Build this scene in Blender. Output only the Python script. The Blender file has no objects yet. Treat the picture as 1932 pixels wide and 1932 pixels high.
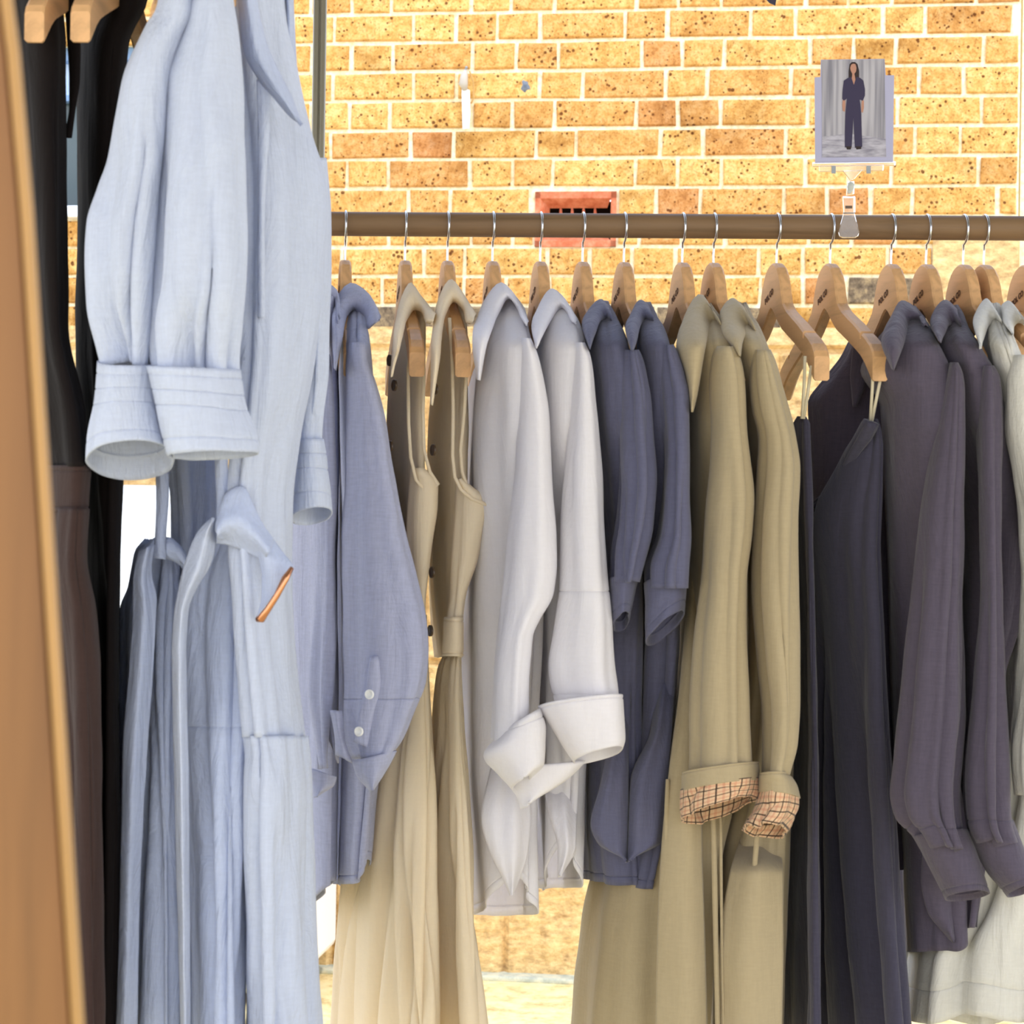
import bpy, bmesh, math, random
import numpy as np
from mathutils import Vector, noise, Matrix

# ------------------------------------------------------------------ camera, sky, sun, exposure
SC = bpy.context.scene
F = 3874.0                       # focal length in pixels of a 1932 px wide frame
CH = 1.38                        # camera height
ROLL = 0.0141
cam = bpy.data.cameras.new('camera'); camo = bpy.data.objects.new('camera', cam)
SC.collection.objects.link(camo); SC.camera = camo
cam.sensor_width = 36.0; cam.lens = 36.0 * F / 1932.0
cam.clip_start = 0.05
cam.dof.use_dof = True; cam.dof.focus_distance = 3.1; cam.dof.aperture_fstop = 15.0
RT = Vector((math.cos(ROLL), 0, math.sin(ROLL))); UP = Vector((-math.sin(ROLL), 0, math.cos(ROLL))); FW = Vector((0, 1, 0))
camo.matrix_world = Matrix(((RT.x, UP.x, 0, 0), (0, 0, -1, 0), (RT.z, UP.z, 0, CH), (0, 0, 0, 1)))

w = bpy.data.worlds.new('sky'); SC.world = w; w.use_nodes = True
nt = w.node_tree; nt.nodes.clear()
tc = nt.nodes.new('ShaderNodeTexCoord'); sp = nt.nodes.new('ShaderNodeSeparateXYZ'); rp = nt.nodes.new('ShaderNodeValToRGB')
bg = nt.nodes.new('ShaderNodeBackground'); ow = nt.nodes.new('ShaderNodeOutputWorld')
nt.links.new(tc.outputs['Generated'], sp.inputs[0]); nt.links.new(sp.outputs['Z'], rp.inputs[0])
rp.color_ramp.elements[0].position = 0.0; rp.color_ramp.elements[0].color = (0.95, 0.93, 0.92, 1)
rp.color_ramp.elements[1].position = 0.7; rp.color_ramp.elements[1].color = (0.50, 0.66, 1.0, 1)
nt.links.new(rp.outputs[0], bg.inputs[0]); bg.inputs[1].default_value = 2.75
nt.links.new(bg.outputs[0], ow.inputs[0])

SUN_AZ, SUN_EL = math.radians(30), math.radians(52)
sl = bpy.data.lights.new('sun', 'SUN'); sl.energy = 1.75; sl.angle = math.radians(0.8); sl.color = (1.0, 0.95, 0.86)
so = bpy.data.objects.new('sun', sl); SC.collection.objects.link(so)
sd = Vector((math.sin(SUN_AZ) * math.cos(SUN_EL), -math.cos(SUN_AZ) * math.cos(SUN_EL), math.sin(SUN_EL)))
so.location = sd * 8; so.rotation_euler = sd.to_track_quat('Z', 'Y').to_euler()

SC.view_settings.view_transform = 'Standard'; SC.view_settings.look = 'None'
SC.view_settings.gamma = 1.0; SC.view_settings.exposure = 0.0; SC.view_settings.use_curve_mapping = False
try:
    SC.cycles.max_bounces = 8; SC.cycles.transparent_max_bounces = 12; SC.cycles.use_denoising = True
except Exception: pass

# ------------------------------------------------------------------ helpers
C = SC.collection
def P(px, py, d):
    return Vector((0, 0, CH)) + RT * ((px - 966) / F * d) + UP * ((966 - py) / F * d) + FW * d
def lin(r, g, b):
    f = lambda v: ((v / 255) / 12.92) if v / 255 <= .04045 else (((v / 255) + .055) / 1.055) ** 2.4
    return (f(r), f(g), f(b), 1)

def obj(name, verts, faces, mat, parent=None, smooth=True, solid=0, mats=None, fmat=None, bevel=0):
    me = bpy.data.meshes.new(name)
    o = bpy.data.objects.new(name, me); C.objects.link(o)
    off = Vector((0, 0, 0))
    if parent is not None:
        off = world_loc(parent); o.parent = parent
    else:
        off = sum((Vector(v) for v in verts), Vector((0, 0, 0))) / max(1, len(verts)); off.z = min(v[2] for v in verts)
        o.location = off
    me.from_pydata([tuple(Vector(v) - off) for v in verts], [], faces)
    for m in (mats or [mat]): me.materials.append(m)
    if fmat: me.polygons.foreach_set('material_index', fmat)
    if smooth: me.polygons.foreach_set('use_smooth', [True] * len(me.polygons))
    me.update()
    if bevel:
        b = o.modifiers.new('bevel', 'BEVEL'); b.width = bevel; b.segments = 2; b.limit_method = 'ANGLE'
    if solid:
        s = o.modifiers.new('cloth', 'SOLIDIFY'); s.thickness = solid; s.offset = -1
    return o
def world_loc(o):
    v = Vector(o.location)
    while o.parent is not None:
        o = o.parent; v += Vector(o.location)
    return v
def tag(o, label=None, cat=None, group=None, kind=None):
    if label: o['label'] = label
    if cat: o['category'] = cat
    if group: o['group'] = group
    if kind: o['kind'] = kind
    return o
def thing(name, loc, label, cat, group=None):
    o = bpy.data.objects.new(name, None); C.objects.link(o); o.location = loc
    o.empty_display_size = .05
    return tag(o, label, cat, group)

def box(c, s, rot=None):
    vs = [Vector((x * s[0] / 2, y * s[1] / 2, z * s[2] / 2)) for x in (-1, 1) for y in (-1, 1) for z in (-1, 1)]
    if rot is not None: vs = [rot @ v for v in vs]
    return [v + Vector(c) for v in vs], [(0, 1, 3, 2), (4, 6, 7, 5), (0, 4, 5, 1), (2, 3, 7, 6), (0, 2, 6, 4), (1, 5, 7, 3)]
def merge(lst):
    V, Fc = [], []
    for v, f in lst:
        n = len(V); V += list(v); Fc += [tuple(i + n for i in q) for q in f]
    return V, Fc
def sweep(path, r, n=8, caps=True):
    path = [Vector(p) for p in path]; V = []; Fc = []
    rr = r if isinstance(r, (list, tuple)) else [r] * len(path)
    ref = None
    for i, p in enumerate(path):
        t = (path[min(i + 1, len(path) - 1)] - path[max(i - 1, 0)]).normalized()
        if ref is None: ref = t.orthogonal().normalized()
        a = (ref - t * ref.dot(t)).normalized(); ref = a; b = t.cross(a)
        for k in range(n):
            th = 2 * math.pi * k / n
            V.append(p + (a * math.cos(th) + b * math.sin(th)) * rr[i])
    for i in range(len(path) - 1):
        for k in range(n):
            Fc.append((i * n + k, i * n + (k + 1) % n, (i + 1) * n + (k + 1) % n, (i + 1) * n + k))
    if caps: Fc += [tuple(range(n))[::-1], tuple((len(path) - 1) * n + k for k in range(n))]
    return V, Fc
def slab(pts, d, th=.002, d2=None):
    """flat outline in the picture's axes at distance d, with real thickness"""
    a = [P(x, y, d) for x, y in pts]; b = [v + FW * th for v in a]; n = len(a)
    return a + b, [tuple(range(n)), tuple(range(n, 2 * n))[::-1]] + [(i, i + n, (i + 1) % n + n, (i + 1) % n) for i in range(n)]

def pchip(ts, ys, q):
    ts = np.asarray(ts, float); ys = np.asarray(ys, float); q = np.asarray(q, float)
    if len(ts) == 2: return np.interp(q, ts, ys)
    h = np.diff(ts); dl = np.diff(ys) / h; m = np.zeros(len(ts))
    for i in range(1, len(ts) - 1):
        if dl[i - 1] * dl[i] > 0:
            w1 = 2 * h[i] + h[i - 1]; w2 = h[i] + 2 * h[i - 1]
            m[i] = (w1 + w2) / (w1 / dl[i - 1] + w2 / dl[i])
    m[0] = dl[0]; m[-1] = dl[-1]
    k = np.clip(np.searchsorted(ts, q) - 1, 0, len(h) - 1); s = (q - ts[k]) / h[k]
    return ((1 + 2 * s) * (1 - s) ** 2 * ys[k] + s * (1 - s) ** 2 * h[k] * m[k] + s * s * (3 - 2 * s) * ys[k + 1] + s * s * (s - 1) * h[k] * m[k + 1])

def _rows(rows, d, hd, tilt):
    R = []
    for r in rows:
        R.append((r[1], r[0], r[2], r[0]) if len(r) == 3 else r)
    R = np.array([q[:4] for q in R], float)
    mid = np.stack([(R[:, 0] + R[:, 2]) / 2, (R[:, 1] + R[:, 3]) / 2], 1)
    L = np.concatenate([[0], np.cumsum(np.maximum(1e-3, np.linalg.norm(np.diff(mid, axis=0), axis=1)))])
    ts = L / L[-1]
    def col(v):
        if not isinstance(v, (list, tuple)): return np.full(len(ts), float(v))
        if len(v) == len(ts): return np.array(v, float)
        return np.interp(ts, np.linspace(0, 1, len(v)), v)
    return R, ts, L[-1], col(d), col(hd), col(tilt)

def tube(name, rows, mat, par, d=2.58, hd=.05, tilt=0, ph=0.5, folds=(9, .002, .006, 1), grooves=(), gd=.0018, hem=None,
         hem0=.55, wob=.0025, n=88, m=None, cap=True, solid=.0016, ex=1.0, mats=None, matf=None, drift=.5, seed=None, gather=None, sq=1.0):
    """closed sleeve of cloth through rows of left and right edge; soft vertical folds"""
    hf = hd if callable(hd) else None
    R, ts, LL, D, H, T = _rows(rows, d, .1 if hf else hd, tilt)
    m = m or int(max(24, min(110, LL / 9)))
    q = set(np.linspace(0, 1, m))
    for g in grooves:
        for e in (-1.6, -.8, 0, .8, 1.6): q.add(min(1, max(0, g + e * 2.0 / LL)))
    q = np.array(sorted(q)); m = len(q)
    xl, yl, xr, yr = (pchip(ts, R[:, i], q) for i in range(4))
    D = pchip(ts, D, q); H = pchip(ts, H, q); T = pchip(ts, T, q)
    if hf: H = np.array([hf((yl[i] + yr[i]) / 2) for i in range(m)])
    rnd = random.Random(folds[3] if seed is None else seed)
    nf, a0, a1, sd_ = folds
    fl = []
    for k in range(nf):
        fl.append((2 * math.pi * (k + rnd.uniform(-.32, .32)) / nf, rnd.uniform(.16, .34) * 2 * math.pi / nf * 1.3, rnd.uniform(.45, 1.25),
                   rnd.uniform(-drift, drift), rnd.uniform(0, 6), rnd.uniform(.6, 2.2), rnd.uniform(0, .5) if rnd.random() < .35 else -1))
    th = np.linspace(0, 2 * np.pi, n, endpoint=False)
    pts = np.zeros((m, n, 3))
    for i in range(m):
        mx, my = (xl[i] + xr[i]) / 2, (yl[i] + yr[i]) / 2; hx, hy = (xr[i] - xl[i]) / 2, (yr[i] - yl[i]) / 2
        for j in range(n):
            c = math.cos(th[j] - ph); s = math.sin(th[j])
            c = math.copysign(abs(c) ** ex, c)
            py = my + hy * c - T[i] * s
            if hem is not None:
                e = max(0, (q[i] - hem0) / (1 - hem0)); py += hem(th[j]) * e * e * (3 - 2 * e)
            pts[i, j] = P(mx + hx * c, py, D[i] - H[i] * math.copysign(abs(s) ** sq, s))
    # normals of the smooth form
    dj = np.roll(pts, -1, 1) - np.roll(pts, 1, 1)
    di = np.gradient(pts, axis=0)
    nm = np.cross(dj, di); ln = np.linalg.norm(nm, axis=2, keepdims=True); nm = nm / np.maximum(ln, 1e-9)
    cen = pts.mean(1, keepdims=True); sg = np.sign(((pts - cen) * nm).sum(2).sum()); nm *= sg or 1
    disp = np.zeros((m, n))
    for (t0, wd, am, dr, fz, fq, st) in fl:
        c0 = t0 + dr * q + .12 * np.sin(fz + fq * q * 3)
        A = (a0 + (a1 - a0) * q) * am
        if st > 0: A = A * np.clip((q - st) * 5, 0, 1)
        if gather: A = A + gather[1] * am * np.exp(-((q - gather[0]) / gather[2]) ** 2)
        dd = (th[None, :] - c0[:, None] + np.pi) % (2 * np.pi) - np.pi
        disp -= A[:, None] * np.exp(-(dd / wd) ** 2)
    for g in grooves:
        disp -= gd * np.exp(-(((q - g) * LL / 1.6) ** 2))[:, None]
    if wob:
        o3 = rnd.uniform(0, 50)
        for i in range(m):
            for j in range(n):
                p = pts[i, j]
                disp[i, j] += wob * noise.noise((p[0] * 14 + o3, p[1] * 9, p[2] * 5)) + wob * .55 * noise.noise((p[0] * 40 + o3, p[1] * 30, p[2] * 17))
    pts = pts + nm * disp[:, :, None]
    V = [Vector(p) for p in pts.reshape(-1, 3)]; Fc = []
    for i in range(m - 1):
        for j in range(n):
            Fc.append((i * n + j, (i + 1) * n + j, (i + 1) * n + (j + 1) % n, i * n + (j + 1) % n))
    if cap:
        V.append(sum(V[:n], Vector()) / n); Fc += [(len(V) - 1, j, (j + 1) % n) for j in range(n)]
    fm = None
    if matf:
        fm = []
        for i in range(m - 1): fm += [1 if q[i] >= matf else 0] * n
        if cap: fm += [0] * n
    return obj(name, V, Fc, mat, par, solid=solid, mats=mats, fmat=fm)

def sheet(name, rows, mat, par, d=2.5, bulge=.01, rip=(0, 0), n=28, m=None, solid=.0022, seed=3, dr=0, wob=.0015):
    """open piece of cloth; rows as for tube; bulges towards the viewer; dr = right edge further"""
    R, ts, LL, D, B, Z = _rows(rows, d, bulge, dr)
    m = m or int(max(16, min(70, LL / 6))); q = np.linspace(0, 1, m)
    xl, yl, xr, yr = (pchip(ts, R[:, i], q) for i in range(4)); D = pchip(ts, D, q); B = pchip(ts, B, q); Z = pchip(ts, Z, q)
    V = []; Fc = []; rd = random.Random(seed); f0 = rd.uniform(0, 6)
    for i in range(m):
        for j in range(n):
            u = j / (n - 1)
            dd = D[i] + Z[i] * u - B[i] * math.sin(math.pi * u) + rip[0] * math.sin(rip[1] * 2 * math.pi * u + f0 + q[i] * 2)
            p = P(xl[i] + (xr[i] - xl[i]) * u, yl[i] + (yr[i] - yl[i]) * u, dd)
            p.y += wob * 2 * noise.noise(p * 22 + Vector((seed, 0, 0)))
            V.append(p)
    for i in range(m - 1):
        for j in range(n - 1): Fc.append((i * n + j, (i + 1) * n + j, (i + 1) * n + j + 1, i * n + j + 1))
    return obj(name, V, Fc, mat, par, solid=solid)

# ------------------------------------------------------------------ materials
def mat(name, col, rough=.6, spec=.4, metal=0, trans=0, ior=1.45):
    m = bpy.data.materials.new(name); m.use_nodes = True; b = m.node_tree.nodes['Principled BSDF']
    b.inputs['Base Color'].default_value = col; b.inputs['Roughness'].default_value = rough
    b.inputs['Specular IOR Level'].default_value = spec; b.inputs['Metallic'].default_value = metal
    b.inputs['Transmission Weight'].default_value = trans; b.inputs['IOR'].default_value = ior
    return m
def N(m, t, **k):
    n = m.node_tree.nodes.new(t)
    for a, v in k.items(): setattr(n, a, v)
    return n
def L(m, a, b): m.node_tree.links.new(a, b)
def tex(m, kind, scale, vec=(1, 1, 1), detail=3, rough=.5, coord='Object', dist=0):
    tc = N(m, 'ShaderNodeTexCoord'); mp = N(m, 'ShaderNodeMapping'); mp.inputs['Scale'].default_value = vec
    t = N(m, kind); t.inputs['Scale'].default_value = scale
    if kind == 'ShaderNodeTexNoise':
        t.inputs['Detail'].default_value = detail; t.inputs['Roughness'].default_value = rough; t.inputs['Distortion'].default_value = dist
    L(m, tc.outputs[coord], mp.inputs[0]); L(m, mp.outputs[0], t.inputs['Vector']); return t
def ramp(m, src, stops):
    r = N(m, 'ShaderNodeValToRGB'); e = r.color_ramp.elements
    while len(e) < len(stops): e.new(.5)
    for i, (p, c) in enumerate(stops): e[i].position = p; e[i].color = c
    L(m, src, r.inputs[0]); return r
def mul(c, k): return (min(1, c[0] * k), min(1, c[1] * k), min(1, c[2] * k), 1)

def fabric(name, rgb, tl=.15, weave=.25, wrinkle=.5, var=.12, streak=10, tlc=None, sheen=.2):
    c = lin(*rgb); m = mat(name, c, .88, .15); nt = m.node_tree; b = nt.nodes['Principled BSDF']
    b.inputs['Sheen Weight'].default_value = sheen; b.inputs['Sheen Roughness'].default_value = .5
    t1 = tex(m, 'ShaderNodeTexNoise', 1, (330, 330, streak * 3), 3, .6)
    t2 = tex(m, 'ShaderNodeTexNoise', 1, (70, 70, 420), 3, .6)
    a = N(m, 'ShaderNodeMath', operation='ADD'); L(m, t1.outputs[0], a.inputs[0]); L(m, t2.outputs[0], a.inputs[1])
    h = N(m, 'ShaderNodeMath', operation='MULTIPLY'); L(m, a.outputs[0], h.inputs[0]); h.inputs[1].default_value = .5
    r = ramp(m, h.outputs[0], [(.32, mul(c, 1 - var)), (.68, mul(c, 1 + var * .6))])
    L(m, r.outputs[0], b.inputs['Base Color'])
    big = tex(m, 'ShaderNodeTexNoise', 1, (26, 26, 7), 5, .62, dist=.8)
    b1 = N(m, 'ShaderNodeBump'); b1.inputs['Strength'].default_value = wrinkle; b1.inputs['Distance'].default_value = .011
    L(m, big.outputs[0], b1.inputs['Height'])
    b2 = N(m, 'ShaderNodeBump'); b2.inputs['Strength'].default_value = weave; b2.inputs['Distance'].default_value = .0016
    L(m, h.outputs[0], b2.inputs['Height']); L(m, b1.outputs[0], b2.inputs['Normal']); L(m, b2.outputs[0], b.inputs['Normal'])
    if tl:
        tr = N(m, 'ShaderNodeBsdfTranslucent'); mx = N(m, 'ShaderNodeMixShader'); mx.inputs[0].default_value = tl
        if tlc: tr.inputs[0].default_value = lin(*tlc)
        else: L(m, r.outputs[0], tr.inputs[0])
        L(m, b2.outputs[0], tr.inputs['Normal'])
        L(m, b.outputs[0], mx.inputs[1]); L(m, tr.outputs[0], mx.inputs[2]); L(m, mx.outputs[0], nt.nodes['Material Output'].inputs[0])
    return m
def wood(name, rgb, k=.72, sc=1, axis='y', rough=.45, streak=(60, 5, 60)):
    c = lin(*rgb); m = mat(name, c, rough, .35); b = m.node_tree.nodes['Principled BSDF']
    v = {'y': (60, 5, 60), 'x': (4, 90, 90), 'z': (60, 60, 4)}[axis]
    t = tex(m, 'ShaderNodeTexNoise', sc, v, 5, .6, dist=.6)
    r = ramp(m, t.outputs[0], [(.3, mul(c, k)), (.5, c), (.75, mul(c, 1.12))]); L(m, r.outputs[0], b.inputs['Base Color'])
    bp = N(m, 'ShaderNodeBump'); bp.inputs['Strength'].default_value = .25; bp.inputs['Distance'].default_value = .002
    L(m, t.outputs[0], bp.inputs['Height']); L(m, bp.outputs[0], b.inputs['Normal']); return m

M_PALE = fabric('pale_blue_linen', (206, 215, 236), .16, .3, .9, .07)
M_PALE2 = fabric('pale_blue_linen_deep', (196, 207, 234), .16, .3, .85, .07)
M_BLUEGREY = fabric('blue_grey_linen', (170, 174, 200), .08, .35, .5, .12)
M_CREAM = fabric('cream_cotton', (252, 241, 218), .42, .12, .3, .04, tlc=(255, 240, 206))
M_WHITE = fabric('white_cotton', (251, 249, 252), .4, .12, .35, .03)
M_SLATE = fabric('slate_blue_linen', (99, 100, 124), .06, .3, .4, .12)
M_KHAKI = fabric('khaki_twill', (178, 162, 130), .06, .15, .22, .06)
M_NAVY = fabric('ink_navy_linen', (68, 66, 82), .04, .3, .35, .14)
M_PLUM = fabric('dusky_plum_linen', (90, 83, 98), .08, .35, .45, .14)
M_IVORY = fabric('ivory_linen', (228, 226, 218), .2, .3, .6, .06)
M_BROWN = fabric('dark_brown_cotton', (62, 47, 44), .03, .2, .3, .12, sheen=.05)
M_BLACK = fabric('black_cotton', (24, 19, 19), .02, .2, .3, .1, sheen=.02)
M_HANG = wood('hanger_wood', (218, 172, 122), .78)
M_RAIL = wood('rail_wood', (128, 102, 74), .74, 1, 'x', .55)
M_POST = wood('post_wood', (142, 100, 58), .8, 1, 'z', .4)
M_STEEL = mat('polished_steel', lin(205, 208, 212), .22, .5, 1)
M_ALU = mat('pole_metal', lin(168, 164, 150), .4, .5, .7)
M_BTN = mat('pearl_button', lin(240, 240, 236), .25, .6)
M_BTN2 = mat('dark_horn_button', lin(70, 52, 34), .35, .5)
M_MARK = mat('burnt_mark', lin(96, 66, 44), .7, .2)
M_CLEAR = mat('clear_plastic', (.98, .97, .95, 1), .08, .5, 0, .95, 1.45)
M_COPPER = mat('copper', lin(214, 150, 110), .25, .5, .9)
M_CORD = fabric('cream_cord', (222, 212, 184), .1, .2, .1, .05)

def plaid():
    m = fabric('plaid_lining', (224, 190, 154), .05, .2, .9, .05); b = m.node_tree.nodes['Principled BSDF']
    src = b.inputs['Base Color'].links[0].from_socket
    tc = N(m, 'ShaderNodeTexCoord'); s = N(m, 'ShaderNodeSeparateXYZ'); L(m, tc.outputs['UV'], s.inputs[0])
    prev = src
    for ax, per, ofs, wd, col in ((0, 22., .5, .2, (205, 140, 112)), (1, 3.4, .5, .2, (205, 140, 112)), (0, 22., 0, .13, (52, 38, 36)), (1, 3.4, 0, .13, (52, 38, 36))):
        a = N(m, 'ShaderNodeMath', operation='MULTIPLY_ADD'); L(m, s.outputs[ax], a.inputs[0]); a.inputs[1].default_value = per; a.inputs[2].default_value = ofs
        f = N(m, 'ShaderNodeMath', operation='FRACT'); L(m, a.outputs[0], f.inputs[0])
        g = N(m, 'ShaderNodeMath', operation='LESS_THAN'); L(m, f.outputs[0], g.inputs[0]); g.inputs[1].default_value = wd
        h = N(m, 'ShaderNodeMath', operation='MULTIPLY'); L(m, g.outputs[0], h.inputs[0]); h.inputs[1].default_value = .9 if col[0] < 100 else .5
        x = N(m, 'ShaderNodeMix', data_type='RGBA'); L(m, h.outputs[0], x.inputs[0]); L(m, prev, x.inputs[6]); x.inputs[7].default_value = lin(*col); prev = x.outputs[2]
    L(m, prev, b.inputs['Base Color']); return m
M_PLAID = plaid()

def brickmat():
    m = mat('sandstone_coloured_brick', lin(226, 170, 100), .9, .15); b = m.node_tree.nodes['Principled BSDF']
    at = N(m, 'ShaderNodeAttribute'); at.attribute_name = 'tone'
    base = ramp(m, at.outputs['Fac'], [(0, lin(204, 152, 106)), (.2, lin(217, 174, 114)), (.6, lin(226, 187, 122)), (1, lin(233, 199, 134))])
    t = tex(m, 'ShaderNodeTexNoise', 38, (1, 1, 1), 6, .7)
    r = ramp(m, t.outputs[0], [(.3, lin(196, 164, 120)), (.46, lin(238, 216, 176)), (.62, lin(255, 252, 244))])
    mx = N(m, 'ShaderNodeMix', data_type='RGBA', blend_type='MULTIPLY'); mx.inputs[0].default_value = .85
    L(m, base.outputs[0], mx.inputs[6]); L(m, r.outputs[0], mx.inputs[7])
    v = tex(m, 'ShaderNodeTexVoronoi', 62, (1, 1, 1)); v2 = tex(m, 'ShaderNodeTexNoise', 21, (1, 1, 1), 2, .5)
    lt = N(m, 'ShaderNodeMath', operation='MULTIPLY_ADD'); L(m, v2.outputs[0], lt.inputs[0]); lt.inputs[1].default_value = .95; lt.inputs[2].default_value = -.31
    ls = N(m, 'ShaderNodeMath', operation='LESS_THAN'); L(m, v.outputs['Distance'], ls.inputs[0]); L(m, lt.outputs[0], ls.inputs[1])
    m2 = N(m, 'ShaderNodeMix', data_type='RGBA'); h = N(m, 'ShaderNodeMath', operation='MULTIPLY'); L(m, ls.outputs[0], h.inputs[0]); h.inputs[1].default_value = .9
    L(m, h.outputs[0], m2.inputs[0]); L(m, mx.outputs[2], m2.inputs[6]); m2.inputs[7].default_value = lin(104, 58, 26)
    fine = tex(m, 'ShaderNodeTexNoise', 150, (1, 1, 1), 4, .75); fr_ = ramp(m, fine.outputs[0], [(.36, lin(176, 140, 92)), (.5, (1, 1, 1, 1))])
    crk = tex(m, 'ShaderNodeTexNoise', 16, (1, 1, .7), 3, .6, dist=1.2); ab = N(m, 'ShaderNodeMath', operation='SUBTRACT'); L(m, crk.outputs[0], ab.inputs[0]); ab.inputs[1].default_value = .5
    ab2 = N(m, 'ShaderNodeMath', operation='ABSOLUTE'); L(m, ab.outputs[0], ab2.inputs[0]); cr = ramp(m, ab2.outputs[0], [(.0, lin(140, 96, 52)), (.006, (1, 1, 1, 1))])
    for src_ in (fr_, cr):
        mm = N(m, 'ShaderNodeMix', data_type='RGBA', blend_type='MULTIPLY'); mm.inputs[0].default_value = .62
        L(m, m2.outputs[2], mm.inputs[6]); L(m, src_.outputs[0], mm.inputs[7]); m2 = mm
    # grey soot patches
    g = tex(m, 'ShaderNodeTexNoise', 2.6, (1, 1, 1.6), 4, .6); gr = ramp(m, g.outputs[0], [(.54, (0, 0, 0, 1)), (.68, (.85, .85, .85, 1))])
    m3 = N(m, 'ShaderNodeMix', data_type='RGBA', blend_type='MULTIPLY'); L(m, gr.outputs[0], m3.inputs[0]); L(m, m2.outputs[2], m3.inputs[6]); m3.inputs[7].default_value = lin(190, 172, 150)
    L(m, m3.outputs[2], b.inputs['Base Color'])
    bp = N(m, 'ShaderNodeBump'); bp.inputs['Strength'].default_value = .5; bp.inputs['Distance'].default_value = .006
    L(m, t.outputs[0], bp.inputs['Height']); L(m, bp.outputs[0], b.inputs['Normal']); return m
def roughmat(name, c0, c1, c2, sc=20, bump=.01, vec=(1, 1, 1), rough=.9):
    m = mat(name, lin(*c1), rough, .15); b = m.node_tree.nodes['Principled BSDF']
    t = tex(m, 'ShaderNodeTexNoise', sc, vec, 8, .7); r = ramp(m, t.outputs[0], [(.32, lin(*c0)), (.5, lin(*c1)), (.68, lin(*c2))])
    L(m, r.outputs[0], b.inputs['Base Color'])
    bp = N(m, 'ShaderNodeBump'); bp.inputs['Strength'].default_value = .8; bp.inputs['Distance'].default_value = bump
    L(m, t.outputs[0], bp.inputs['Height']); L(m, bp.outputs[0], b.inputs['Normal']); return m
M_BRICK = brickmat()
M_MORTAR = roughmat('lime_mortar', (222, 200, 150), (250, 236, 196), (255, 248, 222), 60, .003)
M_STONE = roughmat('rough_sandstone', (176, 140, 96), (228, 192, 134), (250, 224, 164), 26, .012, (1, 1, 1.6))
M_DARKB = roughmat('weathered_dark_brick', (70, 60, 50), (128, 110, 88), (190, 164, 120), 40, .006)
M_GROUND = roughmat('pale_paving', (200, 168, 110), (244, 222, 164), (252, 236, 190), 14, .006)
M_BLUELINE = roughmat('faded_blue_paint', (150, 158, 150), (196, 198, 178), (226, 218, 186), 20, .004)
M_TERRA = roughmat('terracotta', (176, 90, 58), (204, 118, 84), (220, 146, 112), 30, .002)
M_VOID = mat('vent_void', lin(22, 12, 8), .9, .1)
M_WPAINT = mat('white_paint', lin(244, 246, 250), .4, .4)
M_GREYP = mat('grey_enamel', lin(150, 158, 164), .4, .4)
M_GLASSW = mat('dark_textured_glass', lin(70, 84, 88), .12, .6)
M_CANVAS = mat('canopy_canvas', lin(120, 118, 116), .9, .1)

# ------------------------------------------------------------------ the setting: wall, plinth, ground, canopy
WA = Vector((-.551, 6.173, 0)); WB = Vector((1.428, 5.924, 0)); WD = (WB - WA).normalized(); WN = Vector((WD.y, -WD.x, 0))  # towards the viewer
def W(px, py, off=0):
    r = RT * ((px - 966) / F) + UP * ((966 - py) / F) + FW; o = Vector((0, 0, CH))
    t = ((WA + WN * off) - o).dot(WN) / r.dot(WN); return o + r * t
def wu(p): return (p - WA).dot(WD)
def wp(u, z, off=0): q = WA + WD * u + WN * off; return Vector((q.x, q.y, z))
def wbox(u0, u1, z0, z1, o0, o1): 
    v = [wp(u, z, o) for u in (u0, u1) for o in (o0, o1) for z in (z0, z1)]
    return v, [(0, 1, 3, 2), (4, 6, 7, 5), (0, 4, 5, 1), (2, 3, 7, 6), (0, 2, 6, 4), (1, 5, 7, 3)]

rb = random.Random(5)
Z0 = W(620, 29).z; PIT = .0872
UL, UR = wu(W(-60, 400)) - .9, wu(W(1924, 200))
ZBOT = Z0 - 10.75 * PIT          # top of the stone plinth
anchors = {0: (628, 'SHS'), 1: (661, 'HSH'), 2: (626, 'SHS'), 3: (659, 'HSH'), 4: (624, 'SHS'), 5: (656, 'HSH'), 6: (617, 'SHS'), 7: (655, 'HSH'), 8: (648, 'SHS'), 9: (645, 'HSH'), 10: (700, 'SHS')}
vent = (wu(W(1010, 400)), wu(W(1163, 400)), W(1085, 466).z, W(1085, 362).z)
win = (UL - .1, wu(W(276, 200)), W(130, 392).z, W(200, 85).z)
V, Fc, FM, TONE = [], [], [], []
def add_brick(u0, u1, z0, z1, tone, mi, proud=.0):
    j = lambda: rb.uniform(-.0022, .0022)
    c = .0035; d = .0095 + proud + rb.uniform(-.0015, .0015)
    n = len(V)
    out = [(u0 + j(), z0 + j()), (u1 + j(), z0 + j()), (u1 + j(), z1 + j()), (u0 + j(), z1 + j())]
    cu, cz = (u0 + u1) / 2, (z0 + z1) / 2
    for a, z in out: V.append(wp(a, z, -.01))
    for a, z in out: V.append(wp(a, z, d - c))
    for a, z in out: V.append(wp(a + (c if a < cu else -c) * 1.3, z + (c if z < cz else -c) * 1.3, d))
    q = []
    for k in range(4):
        l = (k + 1) % 4; q += [(n + k, n + l, n + 4 + l, n + 4 + k), (n + 4 + k, n + 4 + l, n + 8 + l, n + 8 + k)]
    q.append((n + 8, n + 9, n + 10, n + 11)); Fc.extend(q); FM.extend([mi] * len(q)); TONE.extend([tone] * 12)
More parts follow.
